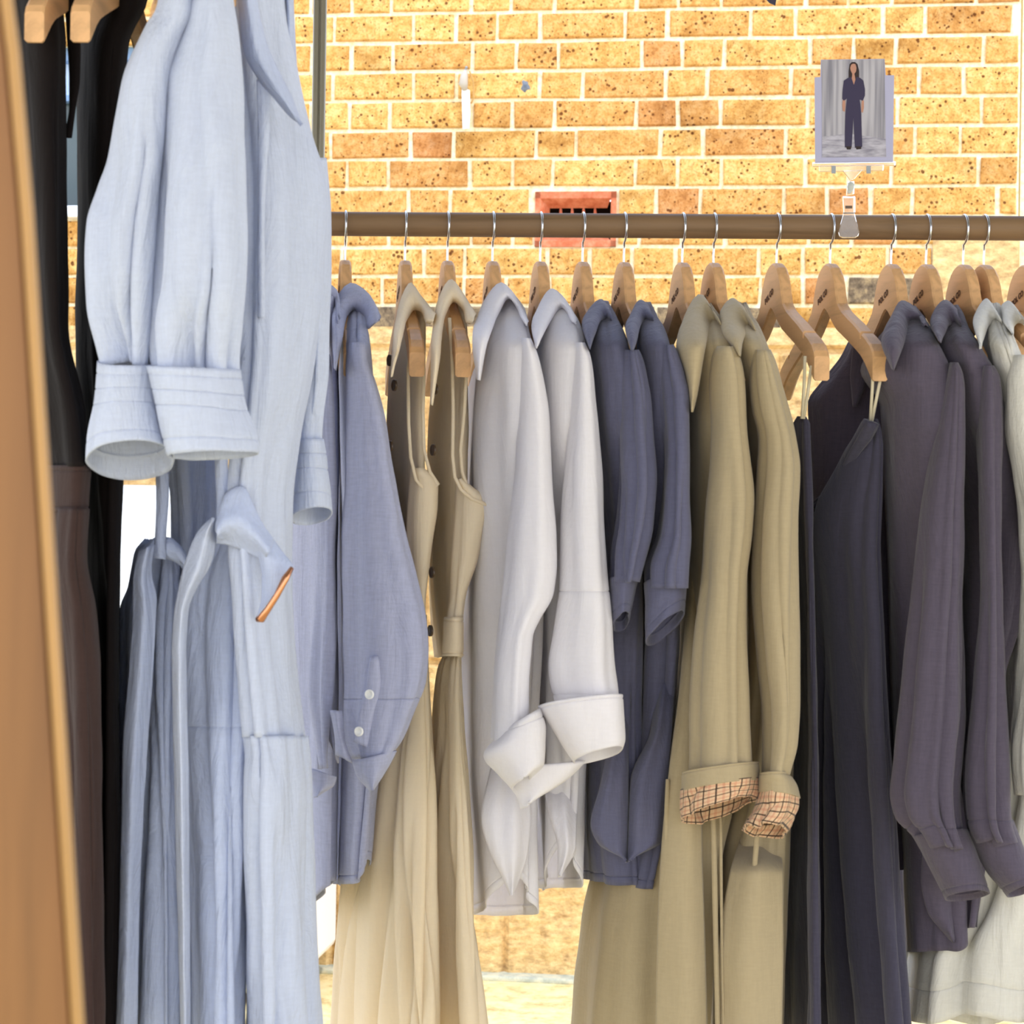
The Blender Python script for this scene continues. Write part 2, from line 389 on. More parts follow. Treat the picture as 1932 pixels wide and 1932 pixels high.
for row in range(-7, 11):
    a, seq = anchors.get(row, (rb.choice((626, 660)), rb.choice(('SHS', 'HSH'))))
    z1 = Z0 - row * PIT - .006; z0 = z1 - PIT + .012
    u = wu(W(a, 966)); u = wu(W(a, 300))
    lst = []
    cur, k = u, 0
    pat = ('SH' if seq[0] == 'S' else 'HSH') ; 
    while cur < UR - .02:
        wdt = {'S': .246, 'H': .125}[pat[k % len(pat)]] + rb.uniform(-.006, .006)
        if rb.random() < .12: wdt = .125
        lst.append((cur, min(cur + wdt, UR))); cur += wdt; k += 1
    cur, k = u, 0
    while cur > UL:
        wdt = {'S': .246, 'H': .125}['HS'[k % 2]] + rb.uniform(-.006, .006); lst.append((max(cur - wdt, UL), cur)); cur -= wdt; k += 1
    for (b0, b1) in lst:
        b0 += .0063; b1 -= .0063
        if b1 - b0 < .03: continue
        if row in (6, 7, 8) and False: pass
        if z0 < vent[3] and z1 > vent[2] + .01 and b1 > vent[0] and b0 < vent[1]:
            if b0 < vent[0] - .03: b1 = min(b1, vent[0] - .008)
            elif b1 > vent[1] + .03: b0 = max(b0, vent[1] + .008)
            else: continue
        if z0 > win[2] - .05 and z1 < win[3] + .05 and b0 < win[1]:
            if b1 > win[1] + .04: b0 = win[1] + .01
            else: continue
        if row >= 8 and b1 > wu(W(1760, 450)) and z1 < W(1800, 452).z + .02:
            if b0 < wu(W(1760, 450)) - .03: b1 = wu(W(1756, 450))
            else: continue
        tone = rb.random() ** .8
        dark = row == 10 and rb.random() < .75 or row == 9 and rb.random() < .12
        add_brick(b0, b1, z0, z1, tone, 2 if dark else 0)
# mortar backing around the vent and the window
def back(u0, u1, z0, z1):
    v, f = wbox(u0, u1, z0, z1, -.12, 0); n = len(V); V.extend(v); Fc.extend([tuple(i + n for i in q) for q in f]); FM.extend([1] * 6); TONE.extend([.5] * 8)
ZT = Z0 + 8 * PIT
back(UL, win[1], win[3], ZT); back(UL, win[1], ZBOT - .05, win[2])
back(win[1], vent[0], ZBOT - .05, ZT); back(vent[1], UR, ZBOT - .05, ZT)
back(vent[0], vent[1], vent[3], ZT); back(vent[0], vent[1], ZBOT - .05, vent[2])
# sandstone quoin block
qz1 = W(1800, 452).z; qu0 = wu(W(1759, 500))
v, f = wbox(qu0, UR + .002, ZBOT - .02, qz1, -.02, .012); n = len(V); V.extend(v); Fc.extend([tuple(i + n for i in q) for q in f]); FM.extend([3] * 6); TONE.extend([.5] * 8)
wall = obj('wall_back', V, Fc, M_BRICK, smooth=False, mats=[M_BRICK, M_MORTAR, M_DARKB, M_STONE], fmat=FM)
at = wall.data.attributes.new('tone', 'FLOAT', 'POINT'); at.data.foreach_set('value', TONE); tag(wall, kind='structure')

# plinth of rough stone with a weathered ledge (displaced grid)
def rough_face(name, u0, u1, z0, z1, o, mat_, seed, amp=.012, nu=150, nz=150, kind='structure', courses=None):
    V = []; Fc = []
    for i in range(nz + 1):
        for k in range(nu + 1):
            u = u0 + (u1 - u0) * k / nu; z = z0 + (z1 - z0) * i / nz
            h = noise.noise((u * 9 + seed, z * 9, 1)) * amp + noise.noise((u * 30, z * 44 + seed, 3)) * amp * .5
            if courses:
                fz = ((z - z0) / courses) % 1; row = int((z - z0) / courses); fu = ((u - u0) / .52 + .5 * (row % 2)) % 1
                e = min(fz, 1 - fz) * courses; e2 = min(fu, 1 - fu) * .52
                if min(e, e2) < .008: h = -.016
            V.append(wp(u, z, o + h))
    for i in range(nz):
        for k in range(nu):
            a = i * (nu + 1) + k; Fc.append((a, a + 1, a + nu + 2, a + nu + 1))
    n = len(V); V += [wp(u0, z0, -.12), wp(u1, z0, -.12), wp(u1, z1, -.12), wp(u0, z1, -.12)]
    Fc += [(n, n + 3, n + 2, n + 1), (nz * (nu + 1), nz * (nu + 1) + nu, n + 2, n + 3), (0, n, n + 1, nu), (nu, n + 1, n + 2, nz * (nu + 1) + nu), (0, nz * (nu + 1), n + 3, n)]
    return tag(obj(name, V, Fc, mat_, smooth=False), kind=kind)
rough_face('trim_1', UL, UR + .03, 0.0, ZBOT, .022, M_STONE, 4, .012, 260, 190, courses=.31)
tag(obj('trim_2', *wbox(UL, UR + .05, -.002, .016, .0, .075), M_BLUELINE, smooth=False, bevel=.006), kind='structure')
g = 9.0
tag(obj('floor', [(-g, -4, 0), (g, -4, 0), (g, 12, 0), (-g, 12, 0)], [(0, 1, 2, 3)], M_GROUND, smooth=False), kind='structure')
# terracotta corner return + pale pipe beyond the corner
tag(obj('wall_right', *merge([wbox(UR + .012, UR + .9, 0, ZT, -.5, -.06)]), M_MORTAR, smooth=False), kind='structure')

# canopy of the stall, above and behind the viewer; keeps the racks in open shade
cv = []; cf = []
nx, ny = 12, 10
for i in range(nx + 1):
    for k in range(ny + 1):
        x = -3.4 + 7.6 * i / nx; y = -1.6 + 4.7 * k / ny; cv.append((x, y, 2.95 + .10 * math.sin(math.pi * k / ny)))
for i in range(nx):
    for k in range(ny):
        a = i * (ny + 1) + k; cf.append((a, a + 1, a + ny + 2, a + ny + 1))
tag(obj('ceiling', cv, cf, M_CANVAS, solid=.004), kind='structure')

# window left in the brick wall
v, f = wbox(win[0], win[1], win[2], win[3], -.11, -.09)
wo = tag(obj('window_1', v, f, M_GLASSW, smooth=False), kind='structure')
zs = win[3] - .14
obj('pane_reflection', *merge([wbox(win[0] + .05, win[1] - .05, zs, win[3] - .04, -.09, -.075)]), mat('pale_blue_reflection', lin(178, 200, 232), .3), wo, smooth=False)  # pale blue reflection on the upper glass, painted as a flat colour
obj('window_frame', *merge([wbox(win[1] - .04, win[1], win[2], win[3], -.09, -.03), wbox(win[0], win[1], win[3] - .04, win[3], -.09, -.03), wbox(win[0], win[1], zs - .02, zs, -.09, -.05)]), mat('blue_frame_paint', lin(120, 150, 190), .5), wo, smooth=False, bevel=.004)
obj('window_sill', *merge([wbox(win[0], win[1] + .02, win[2] - .035, win[2], -.1, .05)]), M_WPAINT, wo, smooth=False, bevel=.005)

# terracotta air vent
vt = thing('air_vent', wp((vent[0] + vent[1]) / 2, vent[2], 0), 'small terracotta ventilation grille set into the brick wall above the rail', 'vent')
u0, u1, z0, z1 = vent
o = .008
i0, i1, j0, j1 = u0 + .028, u1 - .026, z0 + .040, z1 - .020
def quadp(a): return [wp(*p) for p in a]
fr = [wbox(u0, u1, z1 - .020, z1, -.03, o), wbox(u0, u1, z0, z0 + .018, -.03, o), wbox(u0, i0 - .012, z0, z1, -.03, o), wbox(i1 + .010, u1, z0, z1, -.03, o)]
fr.append((quadp([(i0 - .012, z0 + .018, o), (i1 + .01, z0 + .018, o), (i1 - .004, j0, -.03), (i0 + .012, j0, -.03)]), [(0, 1, 2, 3)]))
fr.append((quadp([(i0 - .012, z0 + .018, o), (i0 + .012, j0, -.03), (i0 + .012, j1 - .02, -.03), (i0 - .012, z1 - .02, o)]), [(0, 1, 2, 3)]))
fr.append((quadp([(i0 - .012, z1 - .02, o), (i1 + .01, z1 - .02, o), (i1 - .004, j1 - .024, -.03), (i0 + .012, j1 - .024, -.03)]), [(0, 1, 2, 3)]))
obj('vent_frame', *merge(fr), M_TERRA, vt, smooth=False)
obj('vent_cavity', *wbox(i0, i1 + .006, z0 + .02, z1 - .02, -.1, -.06), M_VOID, vt, smooth=False)
for k in range(4):
    uu = i0 + .012 + (k + 1) * (i1 - i0 - .016) / 5
    obj('vent_bar', *sweep([wp(uu, j0 - .004, -.022), wp(uu, (j0 + j1) / 2, -.022), wp(uu - .002, j1 - .022, -.032)], [.0062, .0058, .003], 8), M_TERRA, vt)

# knotted white tape hanging from a nail, mortar patch
hk = thing('wall_hook', W(876, 255, .03), 'short white tape knotted on a nail in the sunny brick wall', 'hook')
obj('nail', *sweep([W(880, 128, -.01), W(880, 127, .045)], .004, 8), M_GREYP, hk)
obj('tape_knot', *sweep([W(880, 128, .035), W(876, 142, .04), W(874, 158, .038), W(878, 170, .032)], [.003, .011, .014, .007], 10), mat('grey_tape', lin(188, 180, 168), .6), hk)
obj('tape_loop', *sweep([W(886, 134, .035), W(893, 155, .03), W(894, 185, .028), W(889, 195, .03)], .0024, 6), mat('tan_cord', lin(190, 150, 90), .7), hk)
tv = [W(871, 165, .03), W(886, 170, .03), W(887, 215, .034), W(885, 242, .036), W(873, 243, .036), W(872, 205, .033)]
obj('tape_end', tv + [p - WN * .004 for p in tv], [tuple(range(6)), tuple(range(11, 5, -1))] + [(i, (i + 1) % 6, (i + 1) % 6 + 6, i + 6) for i in range(6)], M_WPAINT, hk, smooth=False)
ps = []
for k in range(16):
    a = k / 16 * 2 * math.pi; r = 10 + 1.6 * math.sin(3 * a + 1) + 1.8 * math.sin(5 * a); ps.append((991 + r * 1.15 * math.cos(a), 163 + r * 1.6 * math.sin(a)))
pv = [W(x, y, .009) for x, y in ps]
tag(obj('mortar_patch', pv + [p - WN * .006 for p in pv] + [W(991, 163, .013)], [(i, (i + 1) % 16, 32) for i in range(16)] + [(i, i + 16, (i + 1) % 16 + 16, (i + 1) % 16) for i in range(16)], roughmat('grey_filler', (92, 98, 108), (118, 124, 132), (140, 144, 150), 50, .003)),
    'small grey blotch of filler stuck on a brick', 'patch')
# dark cloth corner hanging from above
tag(obj('dark_pennant', *slab([(1405, -60), (1472, -50), (1463, 10), (1452, 5), (1438, -10)], 3.2, .003), M_NAVY, smooth=False), 'dark fabric corner poking in at the top of the picture before the bricks', 'fabric')

# white cabinet standing against the wall, seen in slivers
cb = thing('white_cabinet', wp(wu(W(420, 1700)), 0, .3), 'white panelled cabinet against the wall, seen in slivers behind the pale blue dresses', 'cabinet')
c0, c1 = wu(W(185, 1500)), wu(W(655, 1500))
obj('cabinet_body', *wbox(c0, c1, .10, 1.44, .12, .5), M_WPAINT, cb, smooth=False, bevel=.02)
obj('door_panel', *merge([wbox(c0 + .03, c1 - .03, .36, .84, .5, .512)]), M_WPAINT, cb, smooth=False, bevel=.004)
obj('door_panel', *merge([wbox(c0 + .03, c1 - .03, .87, 1.38, .5, .512)]), M_WPAINT, cb, smooth=False, bevel=.004)
obj('lower_panel', *merge([wbox(c0 + .03, c1 - .03, .13, .335, .5, .512)]), M_WPAINT, cb, smooth=False, bevel=.004)
obj('base_tube', *sweep([wp(c0, .075, .47), wp(c1, .075, .47)], .045, 16), mat('pale_grey_enamel', lin(196, 202, 206), .35), cb)
obj('foot', *wbox(c0 + .05, c0 + .12, 0, .05, .2, .5), M_VOID, cb, smooth=False)
obj('foot', *wbox(c1 - .14, c1 - .05, 0, .05, .2, .5), M_VOID, cb, smooth=False)

# ------------------------------------------------------------------ rails and post
def Dr(px): return 2.60 - (px - 640) * .037 / 1260
ra, rb_ = P(560, 422, Dr(560)), P(2010, 431.5, Dr(2010))
rl = thing('clothes_rail', (ra.x, ra.y, 0), 'long round brown wooden rail carrying the row of hangers', 'clothes rail')
pth = [ra.lerp(rb_, k / 30) for k in range(31)]
obj('rail_bar', *sweep(pth, .0153, 28), M_RAIL, rl)
obj('upright', *sweep([(rb_.x, rb_.y, 0.0), (rb_.x, rb_.y, rb_.z + .02)], .016, 16), M_RAIL, rl)
pp = P(575.5, 900, 2.66)
pl = thing('metal_pole', (pp.x, pp.y, 0), 'slim grooved grey metal pole behind the pale blue dresses', 'pole')
px_ = pp.x + .011
obj('pole_tube', *merge([sweep([(px_ - .0045, pp.y, 0), (px_ - .0045, pp.y, 3.0)], .0043, 10), sweep([(px_ + .0045, pp.y, 0), (px_ + .0045, pp.y, 3.0)], .0043, 10), box((px_, pp.y + .001, 1.5), (.008, .004, 3.0))]), M_ALU, pl)
obj('pole_foot', *box((px_, pp.y, .006), (.09, .09, .012)), M_ALU, pl, smooth=False, bevel=.003)

# near wooden post, leaning, with a rounded edge strip
dpost = .8
def ppt(px, py, dd=0): return P(px, py, dpost + dd)
prof = [(-260, 0), (-30, 0), (-23, .003), (-17, 0), (-10, -.001), (-3, .003), (0, .008), (0, .035), (-260, .035)]
PV = []; yy = [-700, -300, 0, 100, 400, 966, 1500, 1932, 2600, 3200]
def edge(y): return 24 + 26 * min(1, max(0, y / 200)) + (y > 200) * 0 + (y - 200 if y > 200 else (min(y, 0) * 1.0)) * .0628
for y in yy:
    for (dx, dd) in prof: PV.append(ppt(edge(y) + dx, y, dd))
k_ = len(prof); PF = []
for i in range(len(yy) - 1):
    for j in range(k_): PF.append((i * k_ + j, i * k_ + (j + 1) % k_, (i + 1) * k_ + (j + 1) % k_, (i + 1) * k_ + j))
PF += [tuple(range(k_)), tuple((len(yy) - 1) * k_ + j for j in range(k_))[::-1]]
wpst = thing('wooden_post', (ppt(0, 3200).x, dpost, 0.05), 'blurred golden wooden post leaning at the left edge, nearest to the viewer', 'post')
obj('post_board', PV, PF, M_POST, wpst, smooth=False)
SV = []
for y in yy:
    for (dx, dd) in [(-24, -.004), (-20, -.008), (-8, -.008), (0, -.002), (1, .012), (-24, .004)]: SV.append(ppt(edge(y) + dx, y, dd))
obj('edge_strip', SV, [(i * 6 + j, i * 6 + (j + 1) % 6, (i + 1) * 6 + (j + 1) % 6, (i + 1) * 6 + j) for i in range(len(yy) - 1) for j in range(6)], wood('pale_strip_wood', (184, 142, 86), .85, 1, 'z', .35), wpst)

# ------------------------------------------------------------------ hangers
def hanger_proto(name, mw):
    root = bpy.data.objects.new(name, None); C.objects.link(root); root.empty_display_size = .05
    st = [(0, -.046, -.104), (.007, -.0465, -.106), (.016, -.049, -.111), (.026, -.054, -.118), (.036, -.063, -.124), (.044, -.075, -.129), (.050, -.089, -.132), (.058, -.101, -.136),
          (.075, -.111, -.142), (.10, -.121, -.151), (.13, -.132, -.162), (.158, -.144, -.173), (.1585, -.151, -.173), (.164, -.152, -.176), (.1645, -.147, -.176), (.18, -.153, -.185), (.198, -.162, -.198), (.209, -.171, -.206), (.213, -.178, -.206)]
    full = [(-a, b, c) for a, b, c in st[:0:-1]] + st
    V = []; Fc = []
    for (y, zt, zb) in full:
        a = abs(y) / .213; t = .0068 + .0022 * a ** 1.5; bx = 0
        c = .0022
        ring = [(-t, zt - c), (-t + c, zt), (t - c, zt), (t, zt - c), (t, zb + c), (t - c, zb), (-t + c, zb), (-t, zb + c)]
        for x, z in ring: V.append(Vector((x - bx, y, z)))
    n = 8
    for i in range(len(full) - 1):
        for k in range(n): Fc.append((i * n + k, (i + 1) * n + k, (i + 1) * n + (k + 1) % n, i * n + (k + 1) % n))
    Fc += [tuple(range(n)), tuple((len(full) - 1) * n + k for k in range(n))[::-1]]
    b = obj('hanger_arms', V, Fc, mw, root, smooth=False)
    # hook
    pts = [Vector((0, 0, -.052)), Vector((0, 0, -.044)), Vector((0, .0005, -.036)), Vector((0, -.001, -.030))]
    r = .0185
    for k in range(0, 25):
        a = math.radians(268 - k * 11.2); pts.append(Vector((0, r * math.cos(a) * 1.0, r * math.sin(a) - .0022)))
    h = obj('hook', *sweep(pts, .00145, 8), M_STEEL, root)
    cu = bpy.data.curves.new('mark', 'FONT'); cu.body = 'POL CO'; cu.size = .0098; cu.extrude = .0002; cu.align_x = 'CENTER'; cu.offset = .0003
    to = bpy.data.objects.new('tmp', cu); C.objects.link(to); bpy.context.view_layer.update()
    me = bpy.data.meshes.new_from_object(to.evaluated_get(bpy.context.evaluated_depsgraph_get())); bpy.data.objects.remove(to)
    mk = bpy.data.objects.new('printed_mark', me); C.objects.link(mk); mk.parent = root; me.materials.clear(); me.materials.append(M_MARK)
    mk.matrix_local = Matrix(((0, 0, -1, -.0076), (-1, 0, 0, .006), (0, 1, 0, -.090), (0, 0, 0, 1))) @ Matrix.Rotation(math.radians(16), 4, 'Z') @ Matrix.Scale(1.15, 4, (1, 0, 0))
    return root
HP = hanger_proto('wooden_hanger', M_HANG); used = [False]
def hang(px, yaw, label, group='wooden hangers on the long rail', loc=None, ln=1.0):
    if not used[0]: r = HP; used[0] = True
    else:
        r = HP.copy(); C.objects.link(r)
        for ch in HP.children:
            c = ch.copy(); C.objects.link(c); c.parent = r
    r.location = loc if loc is not None else P(px, 422 + (px - 560) * .00655, Dr(px))
    r.rotation_euler = (0, 0, math.radians(yaw)); r.scale = (1, ln, 1); tag(r, label, 'hanger', group); return r

# ------------------------------------------------------------------ clothes on the long rail
GR = 'clothes hanging in a row on the long rail'
def garment(name, px, py, label, cat, d=None, group=GR):
    q = P(px, py, d or Dr(px)); return thing(name, q, label, cat, group)
def collar(par, rows, mt, d, hd=.035, seed=2, name='collar'):
    if d > 2.3:
        b = bodyd(0)
        d = [d + .105 - (b(sum(r[1::2]) / 2) * .8 + .035) for r in rows]; hd = .04
    return tube(name, rows, mt, par, d=d, hd=hd, ph=.35, folds=(3, .0005, .0008, seed), wob=.0015, n=40, cap=True, solid=.0012)
def button(par, px, py, d, mt=M_BTN, r=.0055, name='button', side=False):
    c = P(px, py, d); V = []; Fc = []; n = 18
    ax = Vector((-.45, -.9, 0)).normalized() if not side else Vector((-.9, -.45, 0)).normalized(); u = ax.cross(Vector((0, 0, 1))).normalized(); v = Vector((0, 0, 1))
    prof = [(1, -.001), (1, .0012), (.8, .0016), (.72, .0010), (.12, .0008), (0, .0008)]
    for (q, h) in prof:
        for k in range(n):
            a = 2 * math.pi * k / n; V.append(c + (u * math.cos(a) + v * math.sin(a)) * r * q + ax * h)
    for i in range(len(prof) - 1):
        for k in range(n): Fc.append((i * n + k, i * n + (k + 1) % n, (i + 1) * n + (k + 1) % n, (i + 1) * n + k))
    return obj(name, V, Fc, mt, par)
NEAR = -.205

def bodyd(D):
    """half depth of a hung garment by height in the picture: narrow at the neck, full over the hanger, flatter below"""
    return lambda y: float(np.interp(y, [570, 593, 604, 618, 630, 650, 800, 1000, 1300], [.06, .125, .155, .185, .21, .24, .24, .19, .145]))

# --- 0 blue grey shirt, mostly hidden
hang(598, 7.3, 'wooden hanger almost hidden behind the pale blue dress, leftmost on the long rail', ln=.94)
D0 = Dr(600)
g0 = garment('linen_shirt', 600, 1705, 'blue grey linen shirt half hidden by the pale blue dress, leftmost of the row', 'shirt')
tube('shirt_body', [(560, 590, 628), (640, 560, 634), (900, 535, 640), (1300, 530, 640), (1702, 545, 634)], M_BLUEGREY, g0, d=D0, hd=.13, ph=.8, folds=(10, .003, .008, 11), hem=lambda t: -40 * max(0, math.cos(t - .9)))
collar(g0, [(584, 640, 596, 640), (592, 590, 606, 570), (612, 572, 616, 536), (630, 582, 636, 552), (634, 620, 641, 600)], M_BLUEGREY, D0 - .105, seed=4)
tube('sleeve', [(670, 588, 622), (760, 584, 630), (900, 592, 634), (1050, 596, 632), (1180, 590, 636), (1284, 581, 634), (1380, 592, 622), (1450, 604, 617)], M_BLUEGREY, g0, d=D0 - .2, hd=.035, folds=(6, .003, .006, 21))
sheet('cuff', [(588, 1450, 636, 1466), (590, 1475, 632, 1480), (592, 1505, 604, 1500)], M_BLUEGREY, g0, d=D0 - .22, bulge=.012)
sheet('cuff', [(606, 1342, 638, 1342), (612, 1370, 640, 1380), (622, 1400, 640, 1440)], M_BLUEGREY, g0, d=D0 - .21, bulge=.012, seed=8)

# --- 1 blue grey shirt
hang(652, 7.3, 'wooden hanger holding the blue grey shirt with pearl buttoned cuff', ln=.94)
D1 = Dr(652)
g1 = garment('linen_shirt', 665, 1672, 'blue grey linen shirt with two pearl buttons on its folded back cuff', 'shirt')
tube('shirt_body', [(572, 656, 680), (590, 650, 688), (640, 640, 694), (720, 632, 702), (1000, 630, 738), (1300, 634, 735), (1500, 634, 712), (1668, 628, 698)], M_BLUEGREY, g1, d=D1, hd=bodyd(D1), sq=.28, ph=.6, folds=(9, .003, .008, 12), hem=lambda t: -46 * max(0, math.sin(t + .9)) ** 2, grooves=(.985,))
collar(g1, [(629, 692, 634, 700), (626, 610, 646, 640), (633, 566, 655, 598), (662, 533, 668, 586), (694, 550, 687, 606), (716, 590, 694, 622), (719, 598, 714, 604)], M_BLUEGREY, D1 - .1, .05, 3)
tube('sleeve', [(648, 660, 688), (680, 656, 692), (717, 654, 706), (794, 653, 728), (900, 651, 745), (1018, 642, 768), (1085, 642, 786), (1163, 644, 806), (1220, 646, 811), (1284, 649, 806), (1348, 649, 784), (1400, 652, 762), (1432, 664, 740)],
     M_BLUEGREY, g1, d=[D1 - .225, D1 - .245], hd=[.03, .045, .05], folds=(8, .0015, .0075, 33), grooves=(.855,), drift=.3, ph=.35)
sheet('cuff', [(664, 1436, 749, 1417), (672, 1462, 742, 1432), (686, 1480, 722, 1466), (699, 1493, 706, 1490)], M_BLUEGREY, g1, d=D1 - .28, bulge=.02)
sheet('cuff', [(622, 1341, 646, 1341), (628, 1370, 652, 1400), (632, 1400, 664, 1432), (633, 1424, 667, 1439)], M_BLUEGREY, g1, d=D1 - .27, bulge=.012, seed=9)
pk = tube('placket', [(700, 1242, 712, 1240), (694, 1290, 716, 1288), (680, 1340, 704, 1345), (668, 1400, 692, 1410)], M_BLUEGREY, g1, d=D1 - .2845, hd=.003, folds=(2, 0, 0, 1), n=24, ph=0, wob=0, ex=.6)
button(pk, 697, 1310, D1 - .290); button(pk, 677, 1380, D1 - .290)

# --- 2,3 cream sleeveless dresses
def cream(idx, hx, lab, labh, rows_c, body, armhole, panel, tie, skirt, btn, seed):
    D = Dr(hx); hang(hx, 7.3, labh)
    g = garment('button_front_dress', hx, 1990, lab, 'dress')
    bd = tube('bodice', body, M_CREAM, g, d=D - .01, hd=[.06, .12, .14], ph=.9, folds=(9, .002, .006, seed), drift=.2)
    collar(g, rows_c, M_CREAM, D - .105, .05, seed)
    tube('side_panel', panel, M_CREAM, g, d=D - .15, hd=.02, folds=(5, .001, .003, seed + 1), ph=.3)
    for s in armhole:
        obj('armhole_binding', *sweep([P(x, y, D - .165 + dz) for x, y, dz in s], .0021, 8), M_CREAM, g)
    if tie:
        tube('waistband', tie, M_CREAM, g, d=D - .15, hd=.028, folds=(3, .0003, .0005, 4), grooves=(.08, .92), ph=.3, n=60, wob=.0008)
    tube('skirt', skirt, M_CREAM, g, d=[D - .1, D - .04, D], hd=[.04, .12, .18], ph=.75, folds=(21, .004, .028, seed + 3), drift=.12, cap=False, n=180, gather=(0.02, .003, .06))
    for (x, y) in btn: button(bd, x, y, D - .19, M_BTN2, .0068, side=True)
    return g
cream(2, 765, 'cream sleeveless dress with dark buttons beside the blue grey shirt', 'wooden hanger of the cream dress next to the blue grey shirt',
      [(736, 706, 740, 712), (741, 640, 754, 664), (750, 580, 768, 606), (775, 531, 783, 585), (800, 562, 796, 590), (817, 584, 803, 610), (823, 590, 812, 612)],
      [(585, 765, 800), (640, 745, 802), (720, 733, 800), (850, 731, 800), (1000, 738, 806), (1150, 742, 806), (1200, 742, 808)],
      [[(797, 640, 0), (800, 700, 0), (798, 777, 0), (800, 850, 0), (811, 890, 0), (827, 914, 0), (818, 921, 0), (799, 922, -.004), (785, 906, -.006), (775, 863, -.006), (771, 800, -.004), (770, 700, 0), (776, 630, .01)]],
      [(885, 776, 800), (914, 774, 826), (950, 772, 826), (1011, 770, 818), (1085, 775, 808), (1148, 786, 802)], None,
      [(1160, 746, 806), (1300, 728, 812), (1500, 672, 824), (1675, 642, 826), (1800, 630, 828), (1990, 616, 832)],
      [(735, 680), (744, 727), (736, 842)], 41)
cream(3, 845, 'cream sleeveless dress with dark buttons beside the white shirts', 'wooden hanger of the cream dress next to the white shirts',
      [(812, 760, 816, 766), (812, 660, 828, 690), (822, 580, 840, 598), (851, 526, 856, 570), (880, 562, 876, 590), (892, 584, 880, 608), (898, 592, 888, 612)],
      [(572, 836, 872), (640, 818, 882), (760, 812, 882), (900, 806, 880), (1000, 806, 878), (1150, 812, 872), (1240, 822, 872)],
      [[(882, 640, 0), (880, 700, 0), (876, 780, 0), (869, 850, 0), (872, 890, 0), (884, 924, 0), (905, 946, -.004)], [(848, 600, .01), (853, 680, 0), (855, 777, 0), (854, 860, -.002), (858, 900, -.005), (870, 924, -.008), (890, 941, -.008), (918, 952, -.006)]],
      [(905, 862, 872), (951, 858, 917), (1010, 855, 908), (1052, 853, 900), (1126, 850, 877), (1172, 842, 872)],
      [(1166, 840, 872), (1200, 838, 872), (1238, 836, 872)],
      [(1236, 836, 872), (1260, 826, 872), (1400, 812, 878), (1500, 800, 886), (1700, 786, 898), (1990, 772, 928)],
      [(821, 734), (817, 849), (815, 1080), (812, 1190)], 57)

# --- 4,5 white shirts
hang(930, 7.3, 'wooden hanger of the left white shirt', ln=.94); D4 = Dr(930)
g4 = garment('white_shirt', 950, 1725, 'left of the two white shirts, its rolled cuff hanging twisted', 'shirt')
tube('shirt_body', [(562, 942, 974), (580, 928, 986), (640, 902, 1002), (720, 884, 1014), (1000, 868, 1030), (1400, 868, 1014), (1722, 890, 1012)], M_WHITE, g4, d=D4, hd=bodyd(D4), sq=.28, ph=.6, folds=(8, .003, .010, 62), drift=.3, hem=lambda t: -70 * max(0, math.sin(t - .3)) ** 2 + 4, hem0=.7, grooves=(.985,))
collar(g4, [(901, 716, 905, 718), (892, 640, 917, 652), (908, 574, 942, 594), (946, 531, 960, 566), (976, 560, 972, 582), (994, 596, 983, 602), (998, 606, 992, 616)], M_WHITE, D4 - .105, .05, 5)
tube('sleeve', [(640, 984, 1002), (663, 982, 1012), (692, 980, 1020), (777, 977, 1034), (900, 972, 1040), (1018, 957, 1049), (1059, 952, 1050), (1119, 946, 1044), (1170, 941, 1018), (1203, 937, 1004), (1300, 929, 998), (1400, 924, 1000)],
     M_WHITE, g4, d=[D4 - .225, D4 - .245], hd=[.03, .04, .045], folds=(7, .0015, .008, 64), drift=.25, ph=.3)
tube('cuff', [(962, 1372, 1019, 1338), (938, 1396, 1028, 1370), (917, 1424, 1030, 1400), (940, 1455, 1029, 1440), (968, 1486, 1000, 1468)], M_WHITE, g4, d=D4 - .265, hd=.035, ph=.2, folds=(3, .0005, .003, 5), tilt=[0, 0, 5, 6, 6], wob=.002, ex=.8, grooves=(.1,))
tube('cuff', [(948, 1452, 1104, 1437), (960, 1480, 1070, 1470), (978, 1505, 1030, 1496), (984, 1526, 1004, 1512)], M_WHITE, g4, d=D4 - .235, hd=.02, ph=.2, folds=(3, .0005, .003, 6), wob=.002)
sheet('front_tail', [(930, 1430, 1000, 1440), (908, 1543, 1002, 1540), (925, 1610, 996, 1610), (950, 1662, 980, 1660), (962, 1690, 968, 1690)], M_WHITE, g4, d=[D4 - .13, D4 - .16, D4 - .16], bulge=.02, rip=(.003, 2))

hang(1020, 7.3, 'wooden hanger of the right white shirt, beside the terracotta grille', ln=.94); D5 = Dr(1020)
g5 = garment('white_shirt', 1050, 1675, 'right of the two white shirts, with a wide square rolled cuff', 'shirt')
tube('shirt_body', [(572, 1040, 1066), (592, 1028, 1080), (650, 1008, 1100), (720, 1000, 1100), (1000, 996, 1108), (1400, 1000, 1104), (1672, 1004, 1099)], M_WHITE, g5, d=D5, hd=bodyd(D5), sq=.28, ph=.6, folds=(8, .003, .009, 72), hem=lambda t: -90 * max(0, math.sin(t - .2)) ** 2 + 3, hem0=.7, grooves=(.985,))
collar(g5, [(1009, 655, 1013, 658), (1003, 618, 1026, 632), (1014, 580, 1040, 606), (1042, 543, 1060, 584), (1066, 562, 1068, 592), (1086, 594, 1076, 606), (1090, 604, 1084, 612)], M_WHITE, D5 - .105, .05, 6)
